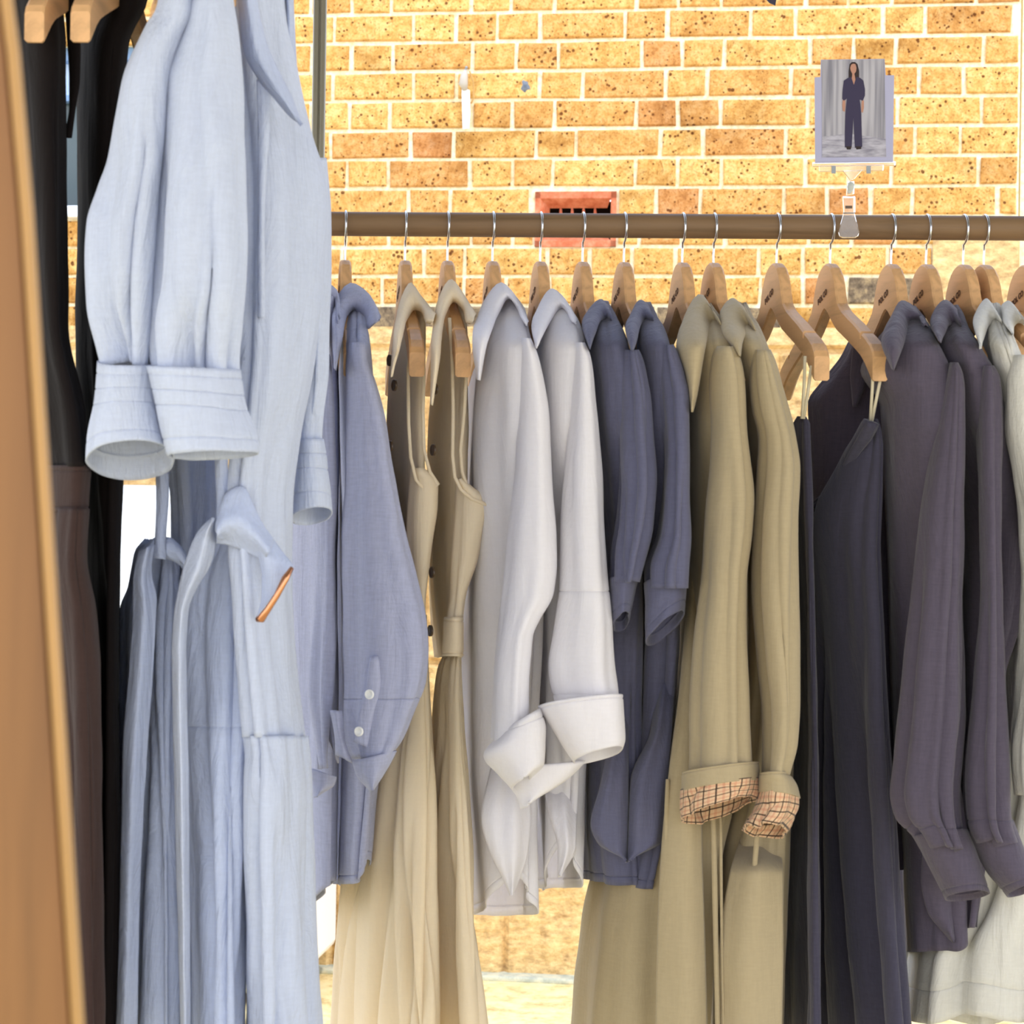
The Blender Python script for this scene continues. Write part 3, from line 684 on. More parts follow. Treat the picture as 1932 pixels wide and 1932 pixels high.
tube('sleeve', [(648, 1084, 1104), (672, 1083, 1114), (770, 1077, 1124), (880, 1066, 1134), (1009, 1055, 1142), (1112, 1050, 1152), (1180, 1040, 1157), (1254, 1030, 1162), (1320, 1040, 1168), (1345, 1046, 1168)],
     M_WHITE, g5, d=[D5 - .225, D5 - .245], hd=[.03, .045, .05], folds=(7, .0012, .006, 74), ph=.3, drift=.2, grooves=(.95, .67))
tube('cuff', [(1018, 1330, 1173, 1312), (1032, 1352, 1175, 1338), (1050, 1382, 1178, 1370), (1066, 1408, 1180, 1396), (1084, 1436, 1176, 1414)], M_WHITE, g5, d=D5 - .268, hd=.042, ph=.2, folds=(3, .0005, .004, 8), tilt=[6, 6, 6, 8, 10], ex=.7, wob=.0022, cap=False, grooves=(.06,))
sheet('front_tail', [(1024, 1480, 1088, 1480), (1036, 1540, 1088, 1540), (1052, 1600, 1086, 1600), (1052, 1655, 1062, 1648)], M_WHITE, g5, d=[D5 - .11, D5 - .16, D5 - .16], bulge=.016, rip=(.002, 2), seed=12)

# --- 6,7 slate blouses
def slate(hx, lab, labh, rc, body, yoke_, sl, cf, tails, seed):
    D = Dr(hx); hang(hx, 7.3, labh, ln=.94); g = garment('linen_blouse', hx + 20, 1672, lab, 'blouse')
    tube('blouse_body', body, M_SLATE, g, d=D, hd=bodyd(D), sq=.28, ph=.6, folds=(9, .003, .009, seed), drift=.3, hem=lambda t: 10 * math.sin(t), hem0=.7, grooves=(.985,))
    collar(g, rc, M_SLATE, D - .105, .05, seed)
    tube('sleeve', sl, M_SLATE, g, d=[D - .225, D - .245], hd=[.03, .045, .05], folds=(9, .004, .009, seed + 5), ph=.3, drift=.35, gather=(.03, .003, .05))
    tube('cuff', cf, M_SLATE, g, d=D - .24, hd=.034, ph=.1, folds=(5, .002, .002, seed + 6), tilt=[3, 8, 14, 17], cap=False, grooves=(.8,), wob=.002)
    for t in tails: sheet('front_tail', t, M_SLATE, g, d=[D - .09, D - .15, D - .16, D - .16], bulge=.018, rip=(.003, 1.5), seed=seed)
    return g
slate(1100, 'left of the two slate blue blouses, beside the right white shirt', 'wooden hanger of the left slate blue blouse',
      [(1110, 655, 1114, 660), (1098, 612, 1124, 628), (1112, 582, 1136, 604), (1134, 563, 1146, 604), (1150, 576, 1154, 608)],
      [(572, 1126, 1150), (590, 1116, 1158), (650, 1094, 1182), (750, 1100, 1200), (1000, 1124, 1206), (1300, 1110, 1212), (1450, 1092, 1214), (1560, 1090, 1216), (1662, 1098, 1222)],
      [(588, 1122, 1154), (620, 1122, 1166), (655, 1132, 1188), (690, 1168, 1214)],
      [(662, 1178, 1204), (680, 1172, 1212), (711, 1172, 1219), (746, 1172, 1226), (802, 1171, 1230), (905, 1170, 1237), (983, 1162, 1232), (1061, 1152, 1216), (1098, 1152, 1206)],
      [(1092, 1151, 1208, 1085), (1152, 1120, 1200, 1110), (1153, 1150, 1196, 1140), (1156, 1176, 1192, 1165)][1:] if False else [(1151, 1092, 1210, 1078), (1152, 1118, 1202, 1104), (1153, 1146, 1196, 1136), (1156, 1180, 1191, 1166)],
      [[(1160, 1290, 1190, 1290), (1146, 1400, 1186, 1400), (1132, 1480, 1186, 1480), (1114, 1555, 1186, 1560), (1128, 1592, 1184, 1604), (1176, 1620, 1184, 1628)]], 80)
slate(1178, 'right of the two slate blue blouses, against the khaki coat', 'wooden hanger of the right slate blue blouse',
      [(1190, 658, 1194, 664), (1180, 618, 1202, 640), (1190, 592, 1208, 618), (1209, 566, 1218, 604), (1226, 578, 1233, 608)],
      [(572, 1204, 1226), (590, 1194, 1236), (650, 1188, 1262), (750, 1190, 1278), (1000, 1196, 1286), (1190, 1190, 1284), (1276, 1186, 1280), (1457, 1184, 1262), (1560, 1184, 1256), (1668, 1180, 1234)],
      [(588, 1200, 1232), (620, 1202, 1248), (655, 1212, 1270), (690, 1244, 1286)],
      [(652, 1252, 1270), (670, 1246, 1279), (711, 1246, 1293), (746, 1248, 1302), (828, 1252, 1302), (931, 1248, 1301), (1009, 1238, 1303), (1073, 1216, 1299), (1110, 1219, 1297)],
      [(1216, 1100, 1298, 1066), (1218, 1140, 1297, 1090), (1217, 1175, 1296, 1118), (1217, 1212, 1293, 1158)],
      [[(1244, 1240, 1276, 1230), (1226, 1380, 1270, 1360), (1190, 1470, 1262, 1457), (1186, 1540, 1254, 1545), (1184, 1600, 1248, 1588), (1182, 1626, 1196, 1618)]], 90)

# --- 8,9 khaki coats
def uvtube(o, su=1.0):
    me = o.data; uv = me.uv_layers.new(name='UVMap'); n = 88
    for p in me.polygons:
        for li in p.loop_indices:
            vi = me.loops[li].vertex_index; i, j = divmod(vi, n); jj = j
            if p.vertices[0] % n > n - 3 and j < 3: jj = j + n
            uv.data[li].uv = (jj / n * su, i / 24.0)
def coat(hx, lab, labh, rc, body, yoke_, sl, cf, lin_, lower, belt, seed):
    D = Dr(hx); hang(hx, 7.3, labh, ln=.94); g = garment('trench_coat', hx, 1990, lab, 'coat')
    tube('coat_body', body, M_KHAKI, g, d=D, hd=bodyd(D), sq=.28, ph=.6, folds=(9, .002, .010, seed), drift=.2, cap=False)
    collar(g, rc, M_KHAKI, D - .105, .05, seed, name='collar')
    tube('sleeve', sl, M_KHAKI, g, d=[D - .232, D - .25], hd=[.035, .055, .06], folds=(7, .003, .009, seed + 5), ph=.35, drift=.2, wob=.0015)
    cu_ = tube('cuff', cf, M_KHAKI, g, d=D - .25, hd=.06, ph=.1, folds=(3, .0005, .001, seed + 6), tilt=[4, 5, 6], cap=False, ex=.85, wob=.0015, grooves=(.1,))
    u = tube('plaid_lining', lin_, M_PLAID, cu_, d=D - .25, hd=.058, ph=.1, folds=(9, .002, .006, seed + 8), tilt=[6, 8, 12, 14], cap=False, ex=.85, wob=.005, m=24)
    uvtube(u, 1.0); tag(u, 'checked beige lining of the turned back cuff')
    for i, r_ in enumerate(lower): sheet('front_panel', r_, M_KHAKI, g, d=[D - .08, D - .18, D - .185, D - .185], bulge=.02, rip=(.002, 1.3), seed=seed + i, wob=.001)
    for r_ in belt: sheet('belt', r_, M_KHAKI, g, d=D - .19, bulge=.002, n=8, seed=seed, wob=.0008, solid=.003)
    return g
coat(1288, 'left of the two khaki trench coats, with a wide collar and checked cuff lining', 'wooden hanger of the left khaki trench coat',
     [(1302, 772, 1308, 778), (1288, 700, 1318, 740), (1274, 655, 1332, 660), (1290, 596, 1340, 625), (1322, 554, 1352, 616), (1346, 585, 1362, 622)],
     [(572, 1316, 1342), (590, 1304, 1354), (606, 1294, 1364), (660, 1282, 1382), (760, 1288, 1398), (950, 1288, 1402), (1200, 1284, 1400), (1320, 1272, 1398), (1470, 1240, 1390), (1640, 1120, 1360), (1750, 1098, 1352), (1990, 1074, 1340)],
     [(612, 1334, 1362), (632, 1332, 1376), (660, 1340, 1390), (700, 1345, 1400)],
     [(655, 1352, 1384), (671, 1345, 1394), (723, 1340, 1404), (800, 1342, 1408), (870, 1338, 1416), (944, 1330, 1423), (1000, 1326, 1420), (1094, 1320, 1410), (1190, 1307, 1411), (1250, 1301, 1414), (1328, 1296, 1419), (1410, 1294, 1422), (1462, 1292, 1424)],
     [(1288, 1457, 1429, 1438), (1287, 1476, 1430, 1456), (1286, 1494, 1430, 1474)],
     [(1287, 1490, 1430, 1468), (1286, 1510, 1430, 1484), (1285, 1532, 1430, 1496), (1286, 1548, 1426, 1510)],
     [[(1300, 1060, 1322, 1060), (1282, 1290, 1320, 1290), (1260, 1470, 1324, 1470), (1246, 1620, 1326, 1620), (1240, 1750, 1330, 1750), (1236, 1990, 1336, 1990)]],
     [[(1340, 1500, 1350, 1500), (1342, 1620, 1353, 1620), (1346, 1800, 1356, 1800), (1350, 1990, 1360, 1990)], [(1356, 1500, 1363, 1500), (1358, 1700, 1364, 1700), (1363, 1990, 1369, 1990)], [(1256, 1470, 1264, 1470), (1253, 1550, 1265, 1550), (1254, 1605, 1266, 1600)]], 101)
coat(1347, 'right of the two khaki trench coats, its checked cuff curled open', 'wooden hanger of the right khaki trench coat',
     [(1392, 668, 1397, 674), (1362, 630, 1402, 645), (1356, 592, 1412, 628), (1382, 561, 1420, 626), (1406, 580, 1428, 632)],
     [(572, 1376, 1406), (590, 1368, 1414), (612, 1358, 1428), (660, 1366, 1448), (760, 1395, 1480), (950, 1406, 1496), (1200, 1404, 1500), (1450, 1380, 1496), (1640, 1340, 1488), (1990, 1328, 1476)],
     [(618, 1400, 1428), (640, 1404, 1444), (668, 1416, 1458), (710, 1424, 1472)],
     [(662, 1424, 1452), (685, 1420, 1462), (723, 1418, 1474), (770, 1422, 1488), (828, 1434, 1502), (880, 1432, 1509), (983, 1425, 1505), (1112, 1420, 1506), (1250, 1430, 1509), (1328, 1437, 1510), (1400, 1438, 1506), (1462, 1437, 1490)],
     [(1431, 1460, 1488, 1458), (1430, 1478, 1504, 1484), (1430, 1496, 1509, 1506)],
     [(1430, 1490, 1508, 1502), (1424, 1520, 1508, 1520), (1410, 1545, 1504, 1545), (1398, 1560, 1486, 1572)],
     [[(1404, 1560, 1470, 1590), (1376, 1650, 1478, 1650), (1356, 1800, 1478, 1800), (1352, 1990, 1474, 1990)]],
     [[(1424, 1560, 1434, 1570), (1414, 1700, 1424, 1700), (1404, 1850, 1414, 1850), (1402, 1990, 1410, 1990)]], 113)

# --- 10,11 navy slip dresses on cords
def slip(hx, lab, labh, skirt, strap, dn, seed, neck=None, nfold=12):
    D = Dr(hx); hang(hx, 7.3, labh); g = garment('slip_dress', hx + 30, 1990, lab, 'dress')
    tube('dress_body', skirt, M_NAVY, g, d=[D - .17, D - .1, D - .05, D - .02], hd=[.012, .09, .13, .16], ph=.95, folds=(nfold, .003, .016, seed), drift=.2, cap=True, n=120)
    for s in strap: obj('strap', *sweep([P(x, y, D - dd) for x, y, dd in s], .0019, 8), M_CORD, g)
    if neck: tube('neckline_casing', neck, M_NAVY, g, d=[D - .2, D - .14, D - .06], hd=.012, ph=.1, folds=(6, .002, .002, seed), n=48, wob=.004, solid=.001)
    return g
slip(1466, 'left of the two dark navy slip dresses, a narrow strip beside the khaki coat', 'bare wooden hanger with cord straps beside the right khaki coat',
     [(788, 1506, 1520), (800, 1500, 1526), (850, 1500, 1527), (975, 1498, 1531), (1174, 1500, 1537), (1332, 1500, 1541), (1500, 1496, 1544), (1650, 1486, 1546), (1990, 1470, 1550)],
     [[(1519, 672, .2), (1517, 730, .19), (1513, 790, .185)], [(1531, 690, .2), (1524, 740, .19), (1516, 790, .185)]], 0, 131, nfold=7)
slip(1567, 'right of the two dark navy slip dresses, gathered neckline hanging from cord straps', 'bare wooden hanger with cord straps in front of the plum shirt',
     [(792, 1632, 1655), (810, 1622, 1660), (843, 1600, 1664), (900, 1570, 1665), (960, 1540, 1663), (1025, 1530, 1662), (1174, 1532, 1671), (1332, 1534, 1678), (1594, 1536, 1696), (1725, 1540, 1703), (1990, 1546, 1722)],
     [[(1648, 668, .205), (1646, 730, .2), (1642, 795, .19)], [(1662, 712, .205), (1654, 750, .2), (1645, 795, .19)]], 0, 143,
     neck=[(1634, 794, 1654, 800), (1622, 812, 1638, 830), (1600, 850, 1612, 868), (1575, 900, 1586, 918), (1548, 935, 1556, 952), (1530, 950, 1534, 968)])

# --- 12,13 plum shirts
hang(1682, 7.3, 'wooden hanger of the left plum shirt', ln=.94); D12 = Dr(1682)
g12 = garment('plum_shirt', 1760, 1800, 'left of the two dusky plum linen shirts, front opened wide behind the slip dress', 'shirt')
tube('shirt_body', [(578, 1700, 1728), (590, 1690, 1737), (604, 1676, 1746), (640, 1640, 1766), (700, 1600, 1796), (765, 1640, 1806), (900, 1650, 1790), (1100, 1660, 1780), (1400, 1670, 1800), (1600, 1690, 1836), (1792, 1700, 1842)], M_PLUM, g12, d=D12, hd=bodyd(D12), sq=.28, ph=.65, folds=(9, .003, .010, 152), hem=lambda t: -70 * max(0, math.cos(t - .2)) ** 2 + 4, hem0=.75)
tube('front_panel', [(640, 1604, 1660), (672, 1586, 1690), (705, 1562, 1700), (760, 1524, 1716), (820, 1526, 1730), (950, 1528, 1745), (1200, 1534, 1745), (1500, 1545, 1750), (1640, 1560, 1760)], M_PLUM, g12, d=[D12 + .04, D12 + .02], hd=.035, ph=.5, folds=(9, .003, .008, 153), drift=.2)
tube('collar_point', [(1612, 640, 1680, 640), (1608, 683, 1660, 672), (1606, 710, 1642, 706), (1609, 745, 1626, 738), (1611, 768, 1614, 766)], M_PLUM, g12, d=D12 - .02, hd=.008, ph=0, folds=(2, 0, 0, 1), n=32, wob=.001)
collar(g12, [(1682, 696, 1687, 700), (1662, 644, 1698, 672), (1676, 606, 1710, 640), (1704, 565, 1722, 610), (1730, 580, 1738, 608), (1744, 612, 1748, 618)], M_PLUM, D12 - .105, .05, 8)
tube('sleeve', [(686, 1794, 1806), (705, 1788, 1813), (740, 1780, 1817), (820, 1765, 1818), (912, 1748, 1818), (1000, 1734, 1819), (1124, 1720, 1821), (1249, 1706, 1823), (1332, 1698, 1824), (1431, 1688, 1818), (1496, 1681, 1814), (1540, 1690, 1816), (1575, 1722, 1821), (1600, 1736, 1830)],
     M_PLUM, g12, d=[D12 - .225, D12 - .245], hd=[.03, .045, .055], folds=(9, .003, .011, 155), ph=.35, drift=.35, gather=(.96, .003, .05), grooves=(.955,))
tube('cuff', [(1726, 1576, 1824, 1566), (1742, 1608, 1838, 1600), (1758, 1640, 1850, 1635), (1784, 1694, 1866, 1686)], M_PLUM, g12, d=D12 - .237, hd=.036, ph=.15, folds=(3, .0005, .001, 9), tilt=[4, 5, 7, 9], cap=False, grooves=(.9,))
button(g12, 1660, 745, D12 - .03, M_BTN2, .006)
sheet('front_tail', [(1740, 1600, 1800, 1600), (1738, 1660, 1804, 1660), (1750, 1720, 1802, 1710), (1780, 1760, 1802, 1750), (1798, 1780, 1802, 1776)], M_PLUM, g12, d=D12 - .14, bulge=.01)

hang(1748, 7.3, 'wooden hanger of the right plum shirt', ln=.94); D13 = Dr(1748)
g13 = garment('plum_shirt', 1850, 1760, 'right of the two dusky plum linen shirts, its cuff reaching the right edge', 'shirt')
tube('shirt_body', [(578, 1778, 1806), (590, 1770, 1812), (606, 1762, 1818), (660, 1754, 1850), (720, 1760, 1884), (820, 1790, 1896), (912, 1800, 1914), (1000, 1804, 1926), (1075, 1806, 1932), (1170, 1806, 1926), (1274, 1808, 1898), (1450, 1806, 1886), (1600, 1800, 1868), (1750, 1796, 1846)], M_PLUM, g13, d=D13, hd=bodyd(D13), sq=.28, ph=.6, folds=(9, .003, .010, 162))
collar(g13, [(1770, 642, 1775, 648), (1754, 612, 1782, 632), (1762, 586, 1794, 614), (1783, 566, 1802, 614), (1806, 584, 1812, 618)], M_PLUM, D13 - .105, .05, 9)
tube('sleeve', [(692, 1856, 1874), (712, 1850, 1884), (765, 1847, 1887), (850, 1846, 1888), (1000, 1849, 1889), (1075, 1849, 1890), (1174, 1844, 1893), (1324, 1831, 1897), (1464, 1816, 1902), (1530, 1818, 1904), (1562, 1823, 1908), (1590, 1836, 1918)],
     M_PLUM, g13, d=[D13 - .225, D13 - .245], hd=[.03, .04, .05], folds=(8, .003, .009, 165), ph=.35, drift=.3, gather=(.96, .003, .05), grooves=(.95,))
tube('cuff', [(1826, 1570, 1910, 1548), (1844, 1604, 1926, 1592), (1862, 1640, 1940, 1630), (1902, 1688, 1958, 1672)], M_PLUM, g13, d=D13 - .237, hd=.034, ph=.15, folds=(3, .0005, .001, 9), tilt=[3, 4, 6, 8], cap=False, grooves=(.9,))

# --- 14,15 ivory dresses, 16 hanger at the edge
hang(1818, 7.3, 'wooden hanger of the ivory dress next to the plum shirts', ln=.94); D14 = Dr(1818)
g14 = garment('ivory_dress', 1850, 1925, 'ivory linen dress with crumpled sleeve next to the plum shirts', 'dress')
tube('dress_body', [(576, 1858, 1882), (594, 1848, 1890), (660, 1846, 1922), (780, 1866, 1960), (1000, 1880, 1975), (1300, 1880, 1990), (1500, 1850, 1995), (1700, 1770, 2000), (1804, 1700, 2000), (1925, 1684, 2000)], M_IVORY, g14, d=D14, hd=bodyd(D14), sq=.28, ph=.6, folds=(17, .004, .016, 172), drift=.1, grooves=(.955,), n=130, hem=lambda t: 8 * math.sin(5 * t))
collar(g14, [(1847, 654, 1852, 658), (1836, 610, 1858, 640), (1842, 584, 1868, 614), (1861, 562, 1880, 611), (1880, 582, 1890, 614)], M_IVORY, D14 - .105, .05, 9)
tube('sleeve', [(672, 1914, 1950), (720, 1902, 1965), (800, 1902, 1975), (900, 1912, 1985), (1100, 1922, 1990), (1300, 1914, 1995), (1420, 1902, 1990), (1500, 1908, 1985)], M_IVORY, g14, d=D14 - .23, hd=[.03, .05], folds=(8, .006, .010, 175), ph=.3, wob=.006)
hang(1857, 7.3, 'wooden hanger of the ivory dress at the right edge', ln=.94); D15 = Dr(1857)
g15 = garment('ivory_dress', 1950, 1925, 'ivory linen dress cut off by the right edge, only its collar clearly seen', 'dress')
tube('dress_body', [(600, 1890, 1930), (660, 1900, 1980), (780, 1930, 2010), (1300, 1925, 2040), (1600, 1900, 2050), (1900, 1885, 2060)], M_IVORY, g15, d=D15 + .02, hd=[.04, .1, .15], ph=.8, folds=(15, .004, .014, 182), n=130)
collar(g15, [(1908, 628, 1912, 632), (1890, 602, 1914, 618), (1888, 578, 1922, 610), (1902, 567, 1934, 612), (1924, 590, 1944, 620)], M_IVORY, D15 - .105, .05, 9)
hang(1936, 7.3, 'wooden hanger cut off by the right edge', ln=.94)

# ------------------------------------------------------------------ look card on a clear clip
DC = 2.53
cd = thing('look_card', P(1611, 318, DC), 'small photo card of a person in navy shirt and trousers, held above the rail', 'card')
M_CARD = mat('lavender_card', lin(172, 172, 200), .6)
obj('card_backing', *slab([(1537, 146), (1548, 145), (1549, 112.5), (1669, 111), (1671, 142), (1687, 142), (1685, 305), (1538, 307)], DC, .0012), M_CARD, cd, smooth=False)
mc = mat('print_curtain', lin(170, 168, 176), .6)
t = tex(mc, 'ShaderNodeTexNoise', 1, (150, 5, 6), 2, .5); r = ramp(mc, t.outputs[0], [(.35, lin(128, 127, 138)), (.62, lin(178, 176, 184))]); L(mc, r.outputs[0], mc.node_tree.nodes['Principled BSDF'].inputs['Base Color'])
obj('print_backdrop', *slab([(1550, 113), (1668.5, 112), (1671, 262), (1551, 258)], DC - .0004, .0003), mc, cd, smooth=False)
mf = mat('print_floor', lin(170, 168, 180), .6); t = tex(mf, 'ShaderNodeTexNoise', 1, (40, 5, 200), 4, .6); r = ramp(mf, t.outputs[0], [(.35, lin(130, 128, 142)), (.62, lin(186, 184, 196))]); L(mf, r.outputs[0], mf.node_tree.nodes['Principled BSDF'].inputs['Base Color'])
obj('print_floor', *slab([(1551, 258), (1600, 252), (1671, 262), (1672, 296), (1551, 297)], DC - .0005, .0003), mf, cd, smooth=False)
mn = mat('print_navy', lin(52, 46, 74), .6); ms = mat('print_skin', lin(178, 132, 112), .6); mh = mat('print_hair', lin(44, 32, 32), .6)
fg = [('print_hair', [(1603, 121), (1607, 117), (1613, 117), (1618, 121), (1621, 134), (1621, 152), (1601, 152), (1601, 134)], mh, .0007),
      ('print_skin', [(1606, 122), (1610, 120), (1614, 121), (1616, 128), (1615, 135), (1612, 139), (1614, 150), (1611, 160), (1607, 150), (1608, 139), (1605, 133), (1604, 128)], ms, .0009),
      ('print_shirt', [(1600, 147), (1606, 145), (1611, 160), (1616, 145), (1623, 147), (1629, 152), (1632, 168), (1632, 180), (1628, 190), (1622, 188), (1623, 196), (1597, 196), (1598, 186), (1592, 190), (1589, 186), (1590, 168), (1592, 152)], mn, .0011),
      ('print_skin', [(1590, 188), (1595, 189), (1595, 200), (1594, 211), (1590, 209), (1589, 198)], ms, .0009),
      ('print_skin', [(1626, 190), (1630, 189), (1630, 203), (1628, 213), (1625, 211), (1625, 198)], ms, .0009),
      ('print_trousers', [(1597, 194), (1623, 194), (1625, 215), (1626, 250), (1627, 277), (1613, 279), (1611, 240), (1610, 222), (1609, 240), (1607, 277), (1594, 278), (1594, 250), (1595, 215)], mn, .0010),
      ('print_shoe', [(1596, 276), (1607, 276), (1605, 282), (1598, 282)], mh, .0012), ('print_shoe', [(1614, 276), (1625, 276), (1625, 281), (1616, 282)], mh, .0012)]
for nme, pts, mt, zz in fg: obj(nme, *slab(pts, DC - zz, .0002), mt, cd, smooth=False)
cl = thing('card_clip', P(1600, 448, DC), 'clear plastic clip gripping the rail under the photo card', 'clip')
obj('grip_strip', *merge([slab([(1533, 306), (1690, 304), (1690, 312), (1533, 314)], DC - .003, .006), slab([(1545, 312), (1668, 310), (1667, 322), (1546, 324)], DC - .002, .004)]), M_CLEAR, cl, smooth=False, bevel=.0006)
obj('clip_neck', *merge([slab([(1590, 322), (1628, 320), (1612, 338), (1604, 340)], DC - .002, .003), slab([(1599, 342), (1612, 341), (1612, 366), (1597, 368)], DC - .003, .006)]), M_CLEAR, cl, smooth=False, bevel=.0008)
obj('ball_joint', *sweep([P(1605, 342, DC), P(1606, 347, DC), P(1604, 355, DC), P(1602, 364, DC)], [.001, .0045, .0052, .002], 12), mat('frosted_joint', lin(190, 194, 186), .3), cl)
obj('clip_jaw', *merge([slab([(1590, 370), (1614, 370), (1614, 402), (1592, 402)], DC - .004, .008), slab([(1592, 400), (1612, 400), (1622, 438), (1619, 446), (1613, 449), (1590, 449), (1584, 446), (1582, 438)], DC + .012, .003)]), M_CLEAR, cl, smooth=False, bevel=.001)
for x in (1573, 1639): obj('rivet', *slab([(x - 4, 313), (x + 4, 313), (x + 4, 327), (x - 4, 327)], DC - .005, .002), M_GREYP, cl, smooth=False)
obj('clip_pin', *slab([(1595, 388), (1608, 388), (1608, 393), (1595, 393)], DC - .006, .002), mat('dark_pin', lin(96, 78, 62), .4), cl, smooth=False)

# ------------------------------------------------------------------ front rack: dark clothes and pale blue dresses
GF = 'clothes on the front rack'
DF = 2.0
fr0, fr1 = P(-420, -207, 2.1), P(620, -214, 2.1)
fr = thing('clothes_rail', (fr0.x, fr0.y, 0), 'wooden rail of the front rack just above the picture', 'clothes rail')
obj('rail_bar', *sweep([fr0.lerp(fr1, k / 10) for k in range(11)], .0153, 20), M_RAIL, fr)
def fhang(px, lab): return hang(0, 0, lab, 'wooden hangers on the front rack', P(px, -207 - (px + 420) * .0067, 2.1))
fhang(161, 'wooden hanger whose end shows at the top left, nearest the post')
fhang(239, 'wooden hanger whose end shows over the near black dress')
fhang(374, 'wooden hanger inside the left pale blue shirt dress')
fhang(454, 'wooden hanger inside the open collar of the right pale blue shirt dress')

k1 = garment('dark_dress', 120, 1990, 'dark brown dress with a stitched waistband beside the wooden post', 'dress', 1.9, GF)
tube('dress_body', [(-80, -40, 100), (100, -20, 122), (300, 0, 124), (600, 20, 128), (800, 40, 165), (880, 60, 170)], M_BLACK, k1, d=2.06, hd=.12, ph=.6, folds=(9, .003, .010, 201))
tube('waistband', [(880, 60, 170), (920, 62, 168), (965, 64, 166)], M_BROWN, k1, d=2.06, hd=.12, ph=.6, folds=(9, .001, .001, 202), grooves=(.1, .9))
tube('skirt', [(960, 64, 166), (1050, 60, 160), (1150, 56, 176), (1300, 60, 188), (1600, 70, 194), (1990, 80, 196)], M_BROWN, k1, d=2.06, hd=.13, ph=.6, folds=(12, .004, .016, 203), cap=False)
k2 = garment('dark_dress', 210, 1990, 'near black dress between the brown dress and the pale blue dresses', 'dress', 2.0, GF)
tube('dress_body', [(-80, 170, 286), (0, 168, 280), (84, 150, 246), (200, 148, 238), (400, 148, 232), (600, 140, 236), (900, 150, 236), (1000, 155, 233), (1300, 160, 227), (1600, 160, 224), (1990, 160, 220)], M_BLACK, k2, d=2.16, hd=.13, ph=.3, folds=(10, .003, .014, 211), cap=False)
tube('strap', [(-60, 118, 150), (60, 128, 150), (150, 134, 148), (200, 134, 140), (260, 124, 132)], M_BLACK, k2, d=2.0, hd=.006, folds=(2, 0, 0, 1), n=24, wob=.001)

# strappy pale dresses
s1 = garment('strappy_dress', 280, 1990, 'pale blue strappy dress lowest at the left, seen under the left sleeve', 'dress', 2.1, GF)
tube('skirt', [(1018, 276, 322), (1040, 258, 335), (1070, 252, 338), (1110, 244, 338), (1145, 230, 338), (1200, 226, 336), (1300, 224, 336), (1500, 224, 340), (1700, 218, 344), (1990, 213, 346)], M_PALE2, s1, d=[2.16, 2.14], hd=[.05, .09, .11], ph=.5, folds=(13, .005, .016, 221), drift=.15, cap=False, n=120, gather=(.03, .004, .06))
tube('waistband', [(272, 1034, 300, 1012), (262, 1058, 300, 1048), (302, 1058, 316, 1030), (352, 1080, 356, 1046)][:0] or [(276, 1030, 276, 1050), (292, 1012, 290, 1050), (318, 1012, 312, 1056), (340, 1026, 335, 1066), (354, 1046, 346, 1078)], M_PALE2, s1, d=2.07, hd=.012, ph=0, folds=(2, 0, 0, 1), n=40)
sheet('strap', [(293, 890, 320, 890), (294, 950, 318, 950), (292, 1020, 314, 1020), (286, 1052, 314, 1056)], M_PALE2, s1, d=2.06, bulge=.004, n=10)
sheet('front_edge', [(262, 1040, 292, 1028), (250, 1100, 286, 1080), (250, 1160, 296, 1130), (244, 1250, 290, 1250), (230, 1450, 276, 1450), (226, 1700, 264, 1700), (216, 1990, 258, 1990)], M_PALE2, s1, d=2.04, bulge=.012, rip=(.002, 1.2), seed=21)

s2 = garment('strappy_dress', 400, 1990, 'pale blue strappy dress with draped sash and copper coloured bar', 'dress', 2.05, GF)
tube('skirt', [(1010, 396, 460), (1040, 372, 484), (1070, 352, 486), (1120, 342, 486), (1250, 330, 484), (1450, 334, 476), (1700, 342, 468), (1990, 348, 464)], M_PALE2, s2, d=[2.10, 2.08], hd=[.05, .09, .11], ph=.4, folds=(14, .006, .016, 231), drift=.12, cap=False, n=120, gather=(.03, .004, .06), grooves=(.37,))
sheet('strap', [(404, 840, 432, 840), (406, 900, 430, 900), (408, 960, 430, 960), (406, 1010, 428, 1010)], M_PALE2, s2, d=2.0, bulge=.004, n=10)
sheet('sash', [(396, 978, 410, 978), (372, 1004, 409, 1000), (353, 1047, 406, 1037), (342, 1085, 397, 1068), (336, 1115, 376, 1103), (328, 1160, 356, 1152), (324, 1240, 352, 1240), (328, 1450, 356, 1450), (334, 1700, 358, 1700), (342, 1990, 360, 1990)], M_PALE, s2, d=[1.99, 2.0, 2.0], bulge=.018, seed=23, rip=(.002, 1.5))
sheet('sash', [(410, 980, 408, 1022), (430, 930, 424, 1024), (455, 918, 448, 1032), (474, 950, 472, 1042), (490, 985, 492, 1052), (515, 1022, 500, 1062)], M_PALE2, s2, d=1.985, bulge=.02, seed=24, rip=(.003, 1.5))
sheet('sash', [(488, 985, 492, 1050), (515, 1022, 498, 1090), (535, 1048, 497, 1130), (551, 1068, 490, 1160), (551, 1072, 486, 1170)], M_PALE2, s2, d=1.985, bulge=.014, seed=25)
obj('copper_bar', *sweep([P(551, 1071, 1.965), P(538, 1092, 1.96), (P(522, 1124, 1.958)), P(505, 1150, 1.96), P(492, 1168, 1.962), P(486, 1168, 1.965)], [.002, .0036, .0030, .0032, .0042, .003], 10), M_COPPER, s2)

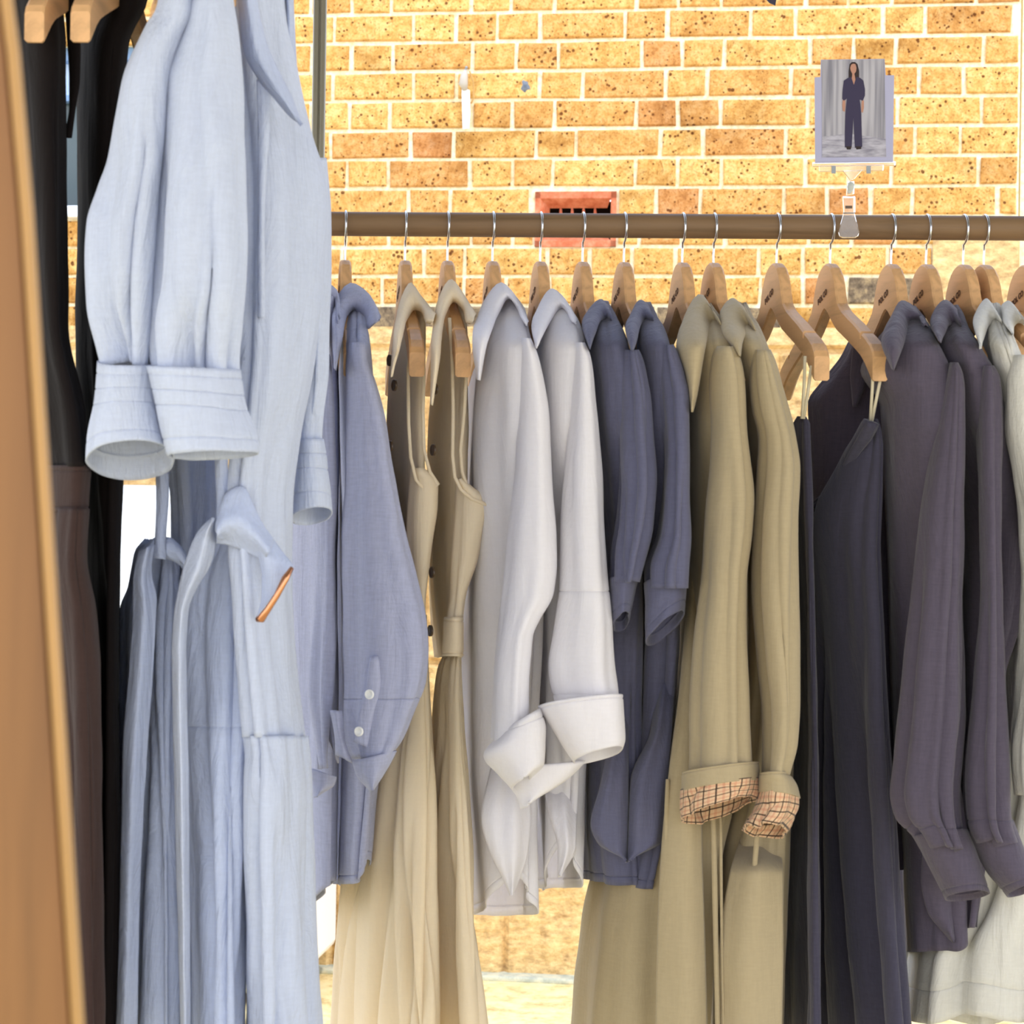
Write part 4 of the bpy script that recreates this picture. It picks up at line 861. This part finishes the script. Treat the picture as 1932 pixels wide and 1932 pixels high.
# pale blue shirt dresses
f3 = garment('shirt_dress', 250, 990, 'pale blue linen shirt dress at the left with the puffed sleeve open at its cuff', 'dress', 2.0, GF)
tube('dress_body', [(-120, 330, 420), (0, 290, 430), (200, 300, 420), (500, 300, 420), (800, 310, 424), (1010, 322, 430), (1300, 318, 440), (1990, 322, 450)], M_PALE, f3, d=2.22, hd=.09, ph=-.4, folds=(9, .003, .012, 241))
tube('sleeve', [(-60, 318, 360), (17, 292, 372), (67, 266, 350), (145, 233, 330), (219, 219, 326), (303, 205, 322), (353, 187, 320), (421, 167, 316), (505, 162, 312), (572, 165, 310), (650, 181, 306), (690, 190, 300)],
     M_PALE, f3, d=[1.91, 1.93], hd=[.05, .06, .07, .07, .045], folds=(9, .003, .015, 243), ph=.1, drift=.3, gather=(.96, .008, .10))
tube('cuff', [(682, 186, 304), (735, 182, 303), (815, 166, 318), (868, 160, 334)], M_PALE, f3, d=1.93, hd=[.056, .058, .065], folds=(5, .001, .003, 245), ph=0, tilt=[-8, 4, 20, 38], cap=False, grooves=(.12, .28, .45, .82), wob=.003)

f4 = garment('shirt_dress', 500, 1990, 'pale blue linen shirt dress with open collar, right of the two on the front rack', 'dress', 2.05, GF)
tube('dress_body', [(-60, 420, 530), (17, 424, 538), (84, 430, 550), (185, 436, 571), (256, 440, 591), (320, 440, 611), (387, 440, 620), (505, 440, 616), (650, 440, 600), (835, 430, 566), (963, 420, 552), (1100, 430, 552), (1250, 440, 562), (1391, 452, 578)],
     M_PALE, f4, d=[2.08, 2.08], hd=[.05, .09, .10], ph=-.5, folds=(10, .004, .012, 251), drift=.15, cap=True)
tube('skirt', [(1388, 452, 580), (1430, 456, 584), (1600, 458, 590), (1709, 460, 594), (1990, 462, 611)], M_PALE, f4, d=2.08, hd=[.10, .11], ph=-.4, folds=(15, .005, .014, 253), drift=.1, cap=False, n=120, gather=(.03, .005, .08))
tube('sleeve', [(-50, 372, 430), (10, 352, 440), (44, 346, 446), (98, 323, 452), (151, 306, 455), (219, 303, 456), (303, 293, 460), (387, 287, 463), (454, 284, 466), (538, 279, 464), (617, 268, 458), (684, 273, 452), (712, 279, 452)],
     M_PALE, f4, d=[1.90, 1.89], hd=[.05, .06, .075, .075, .048], folds=(9, .003, .015, 255), ph=.2, drift=.3, gather=(.97, .010, .09))
tube('cuff', [(271, 692, 454, 698), (286, 751, 466, 762), (302, 826, 486, 828), (313, 862, 489, 856)], M_PALE, f4, d=1.89, hd=[.060, .062, .065], folds=(5, .001, .003, 257), ph=0, tilt=[2, 4, 7, 9], cap=False, grooves=(.1, .28, .46, .83), wob=.003)
tube('sleeve', [(300, 584, 614), (400, 578, 621), (500, 574, 622), (600, 570, 622), (701, 570, 620), (780, 564, 612), (835, 559, 609)], M_PALE, f4, d=[2.16, 2.20], hd=.04, folds=(7, .003, .009, 259), ph=.1, drift=.2, gather=(.97, .005, .08))
tube('cuff', [(560, 828, 609, 828), (556, 880, 618, 880), (551, 930, 626, 930), (547, 980, 629, 968)], M_PALE, f4, d=2.20, hd=.045, folds=(4, .001, .002, 260), ph=0, tilt=[0, 4, 10, 16], cap=False, grooves=(.2, .4, .75), wob=.002)
sheet('collar', [(438, -80, 480, -80), (448, 0, 486, 0), (461, 101, 505, 84), (484, 145, 530, 140), (520, 190, 552, 185), (552, 225, 566, 222), (568, 236, 571, 236)], M_PALE2, f4, d=[1.96, 1.97, 1.99], bulge=.02, seed=31)
sheet('collar', [(530, -60, 552, -60), (536, 10, 556, 40), (530, 60, 560, 120), (520, 110, 566, 190), (528, 128, 572, 232)], M_PALE2, f4, d=2.1, bulge=.014, seed=32)
sheet('placket', [(484, 150, 512, 150), (486, 250, 508, 250), (486, 400, 500, 400), (486, 600, 500, 600)], M_PALE, f4, d=1.985, bulge=.003, n=10)
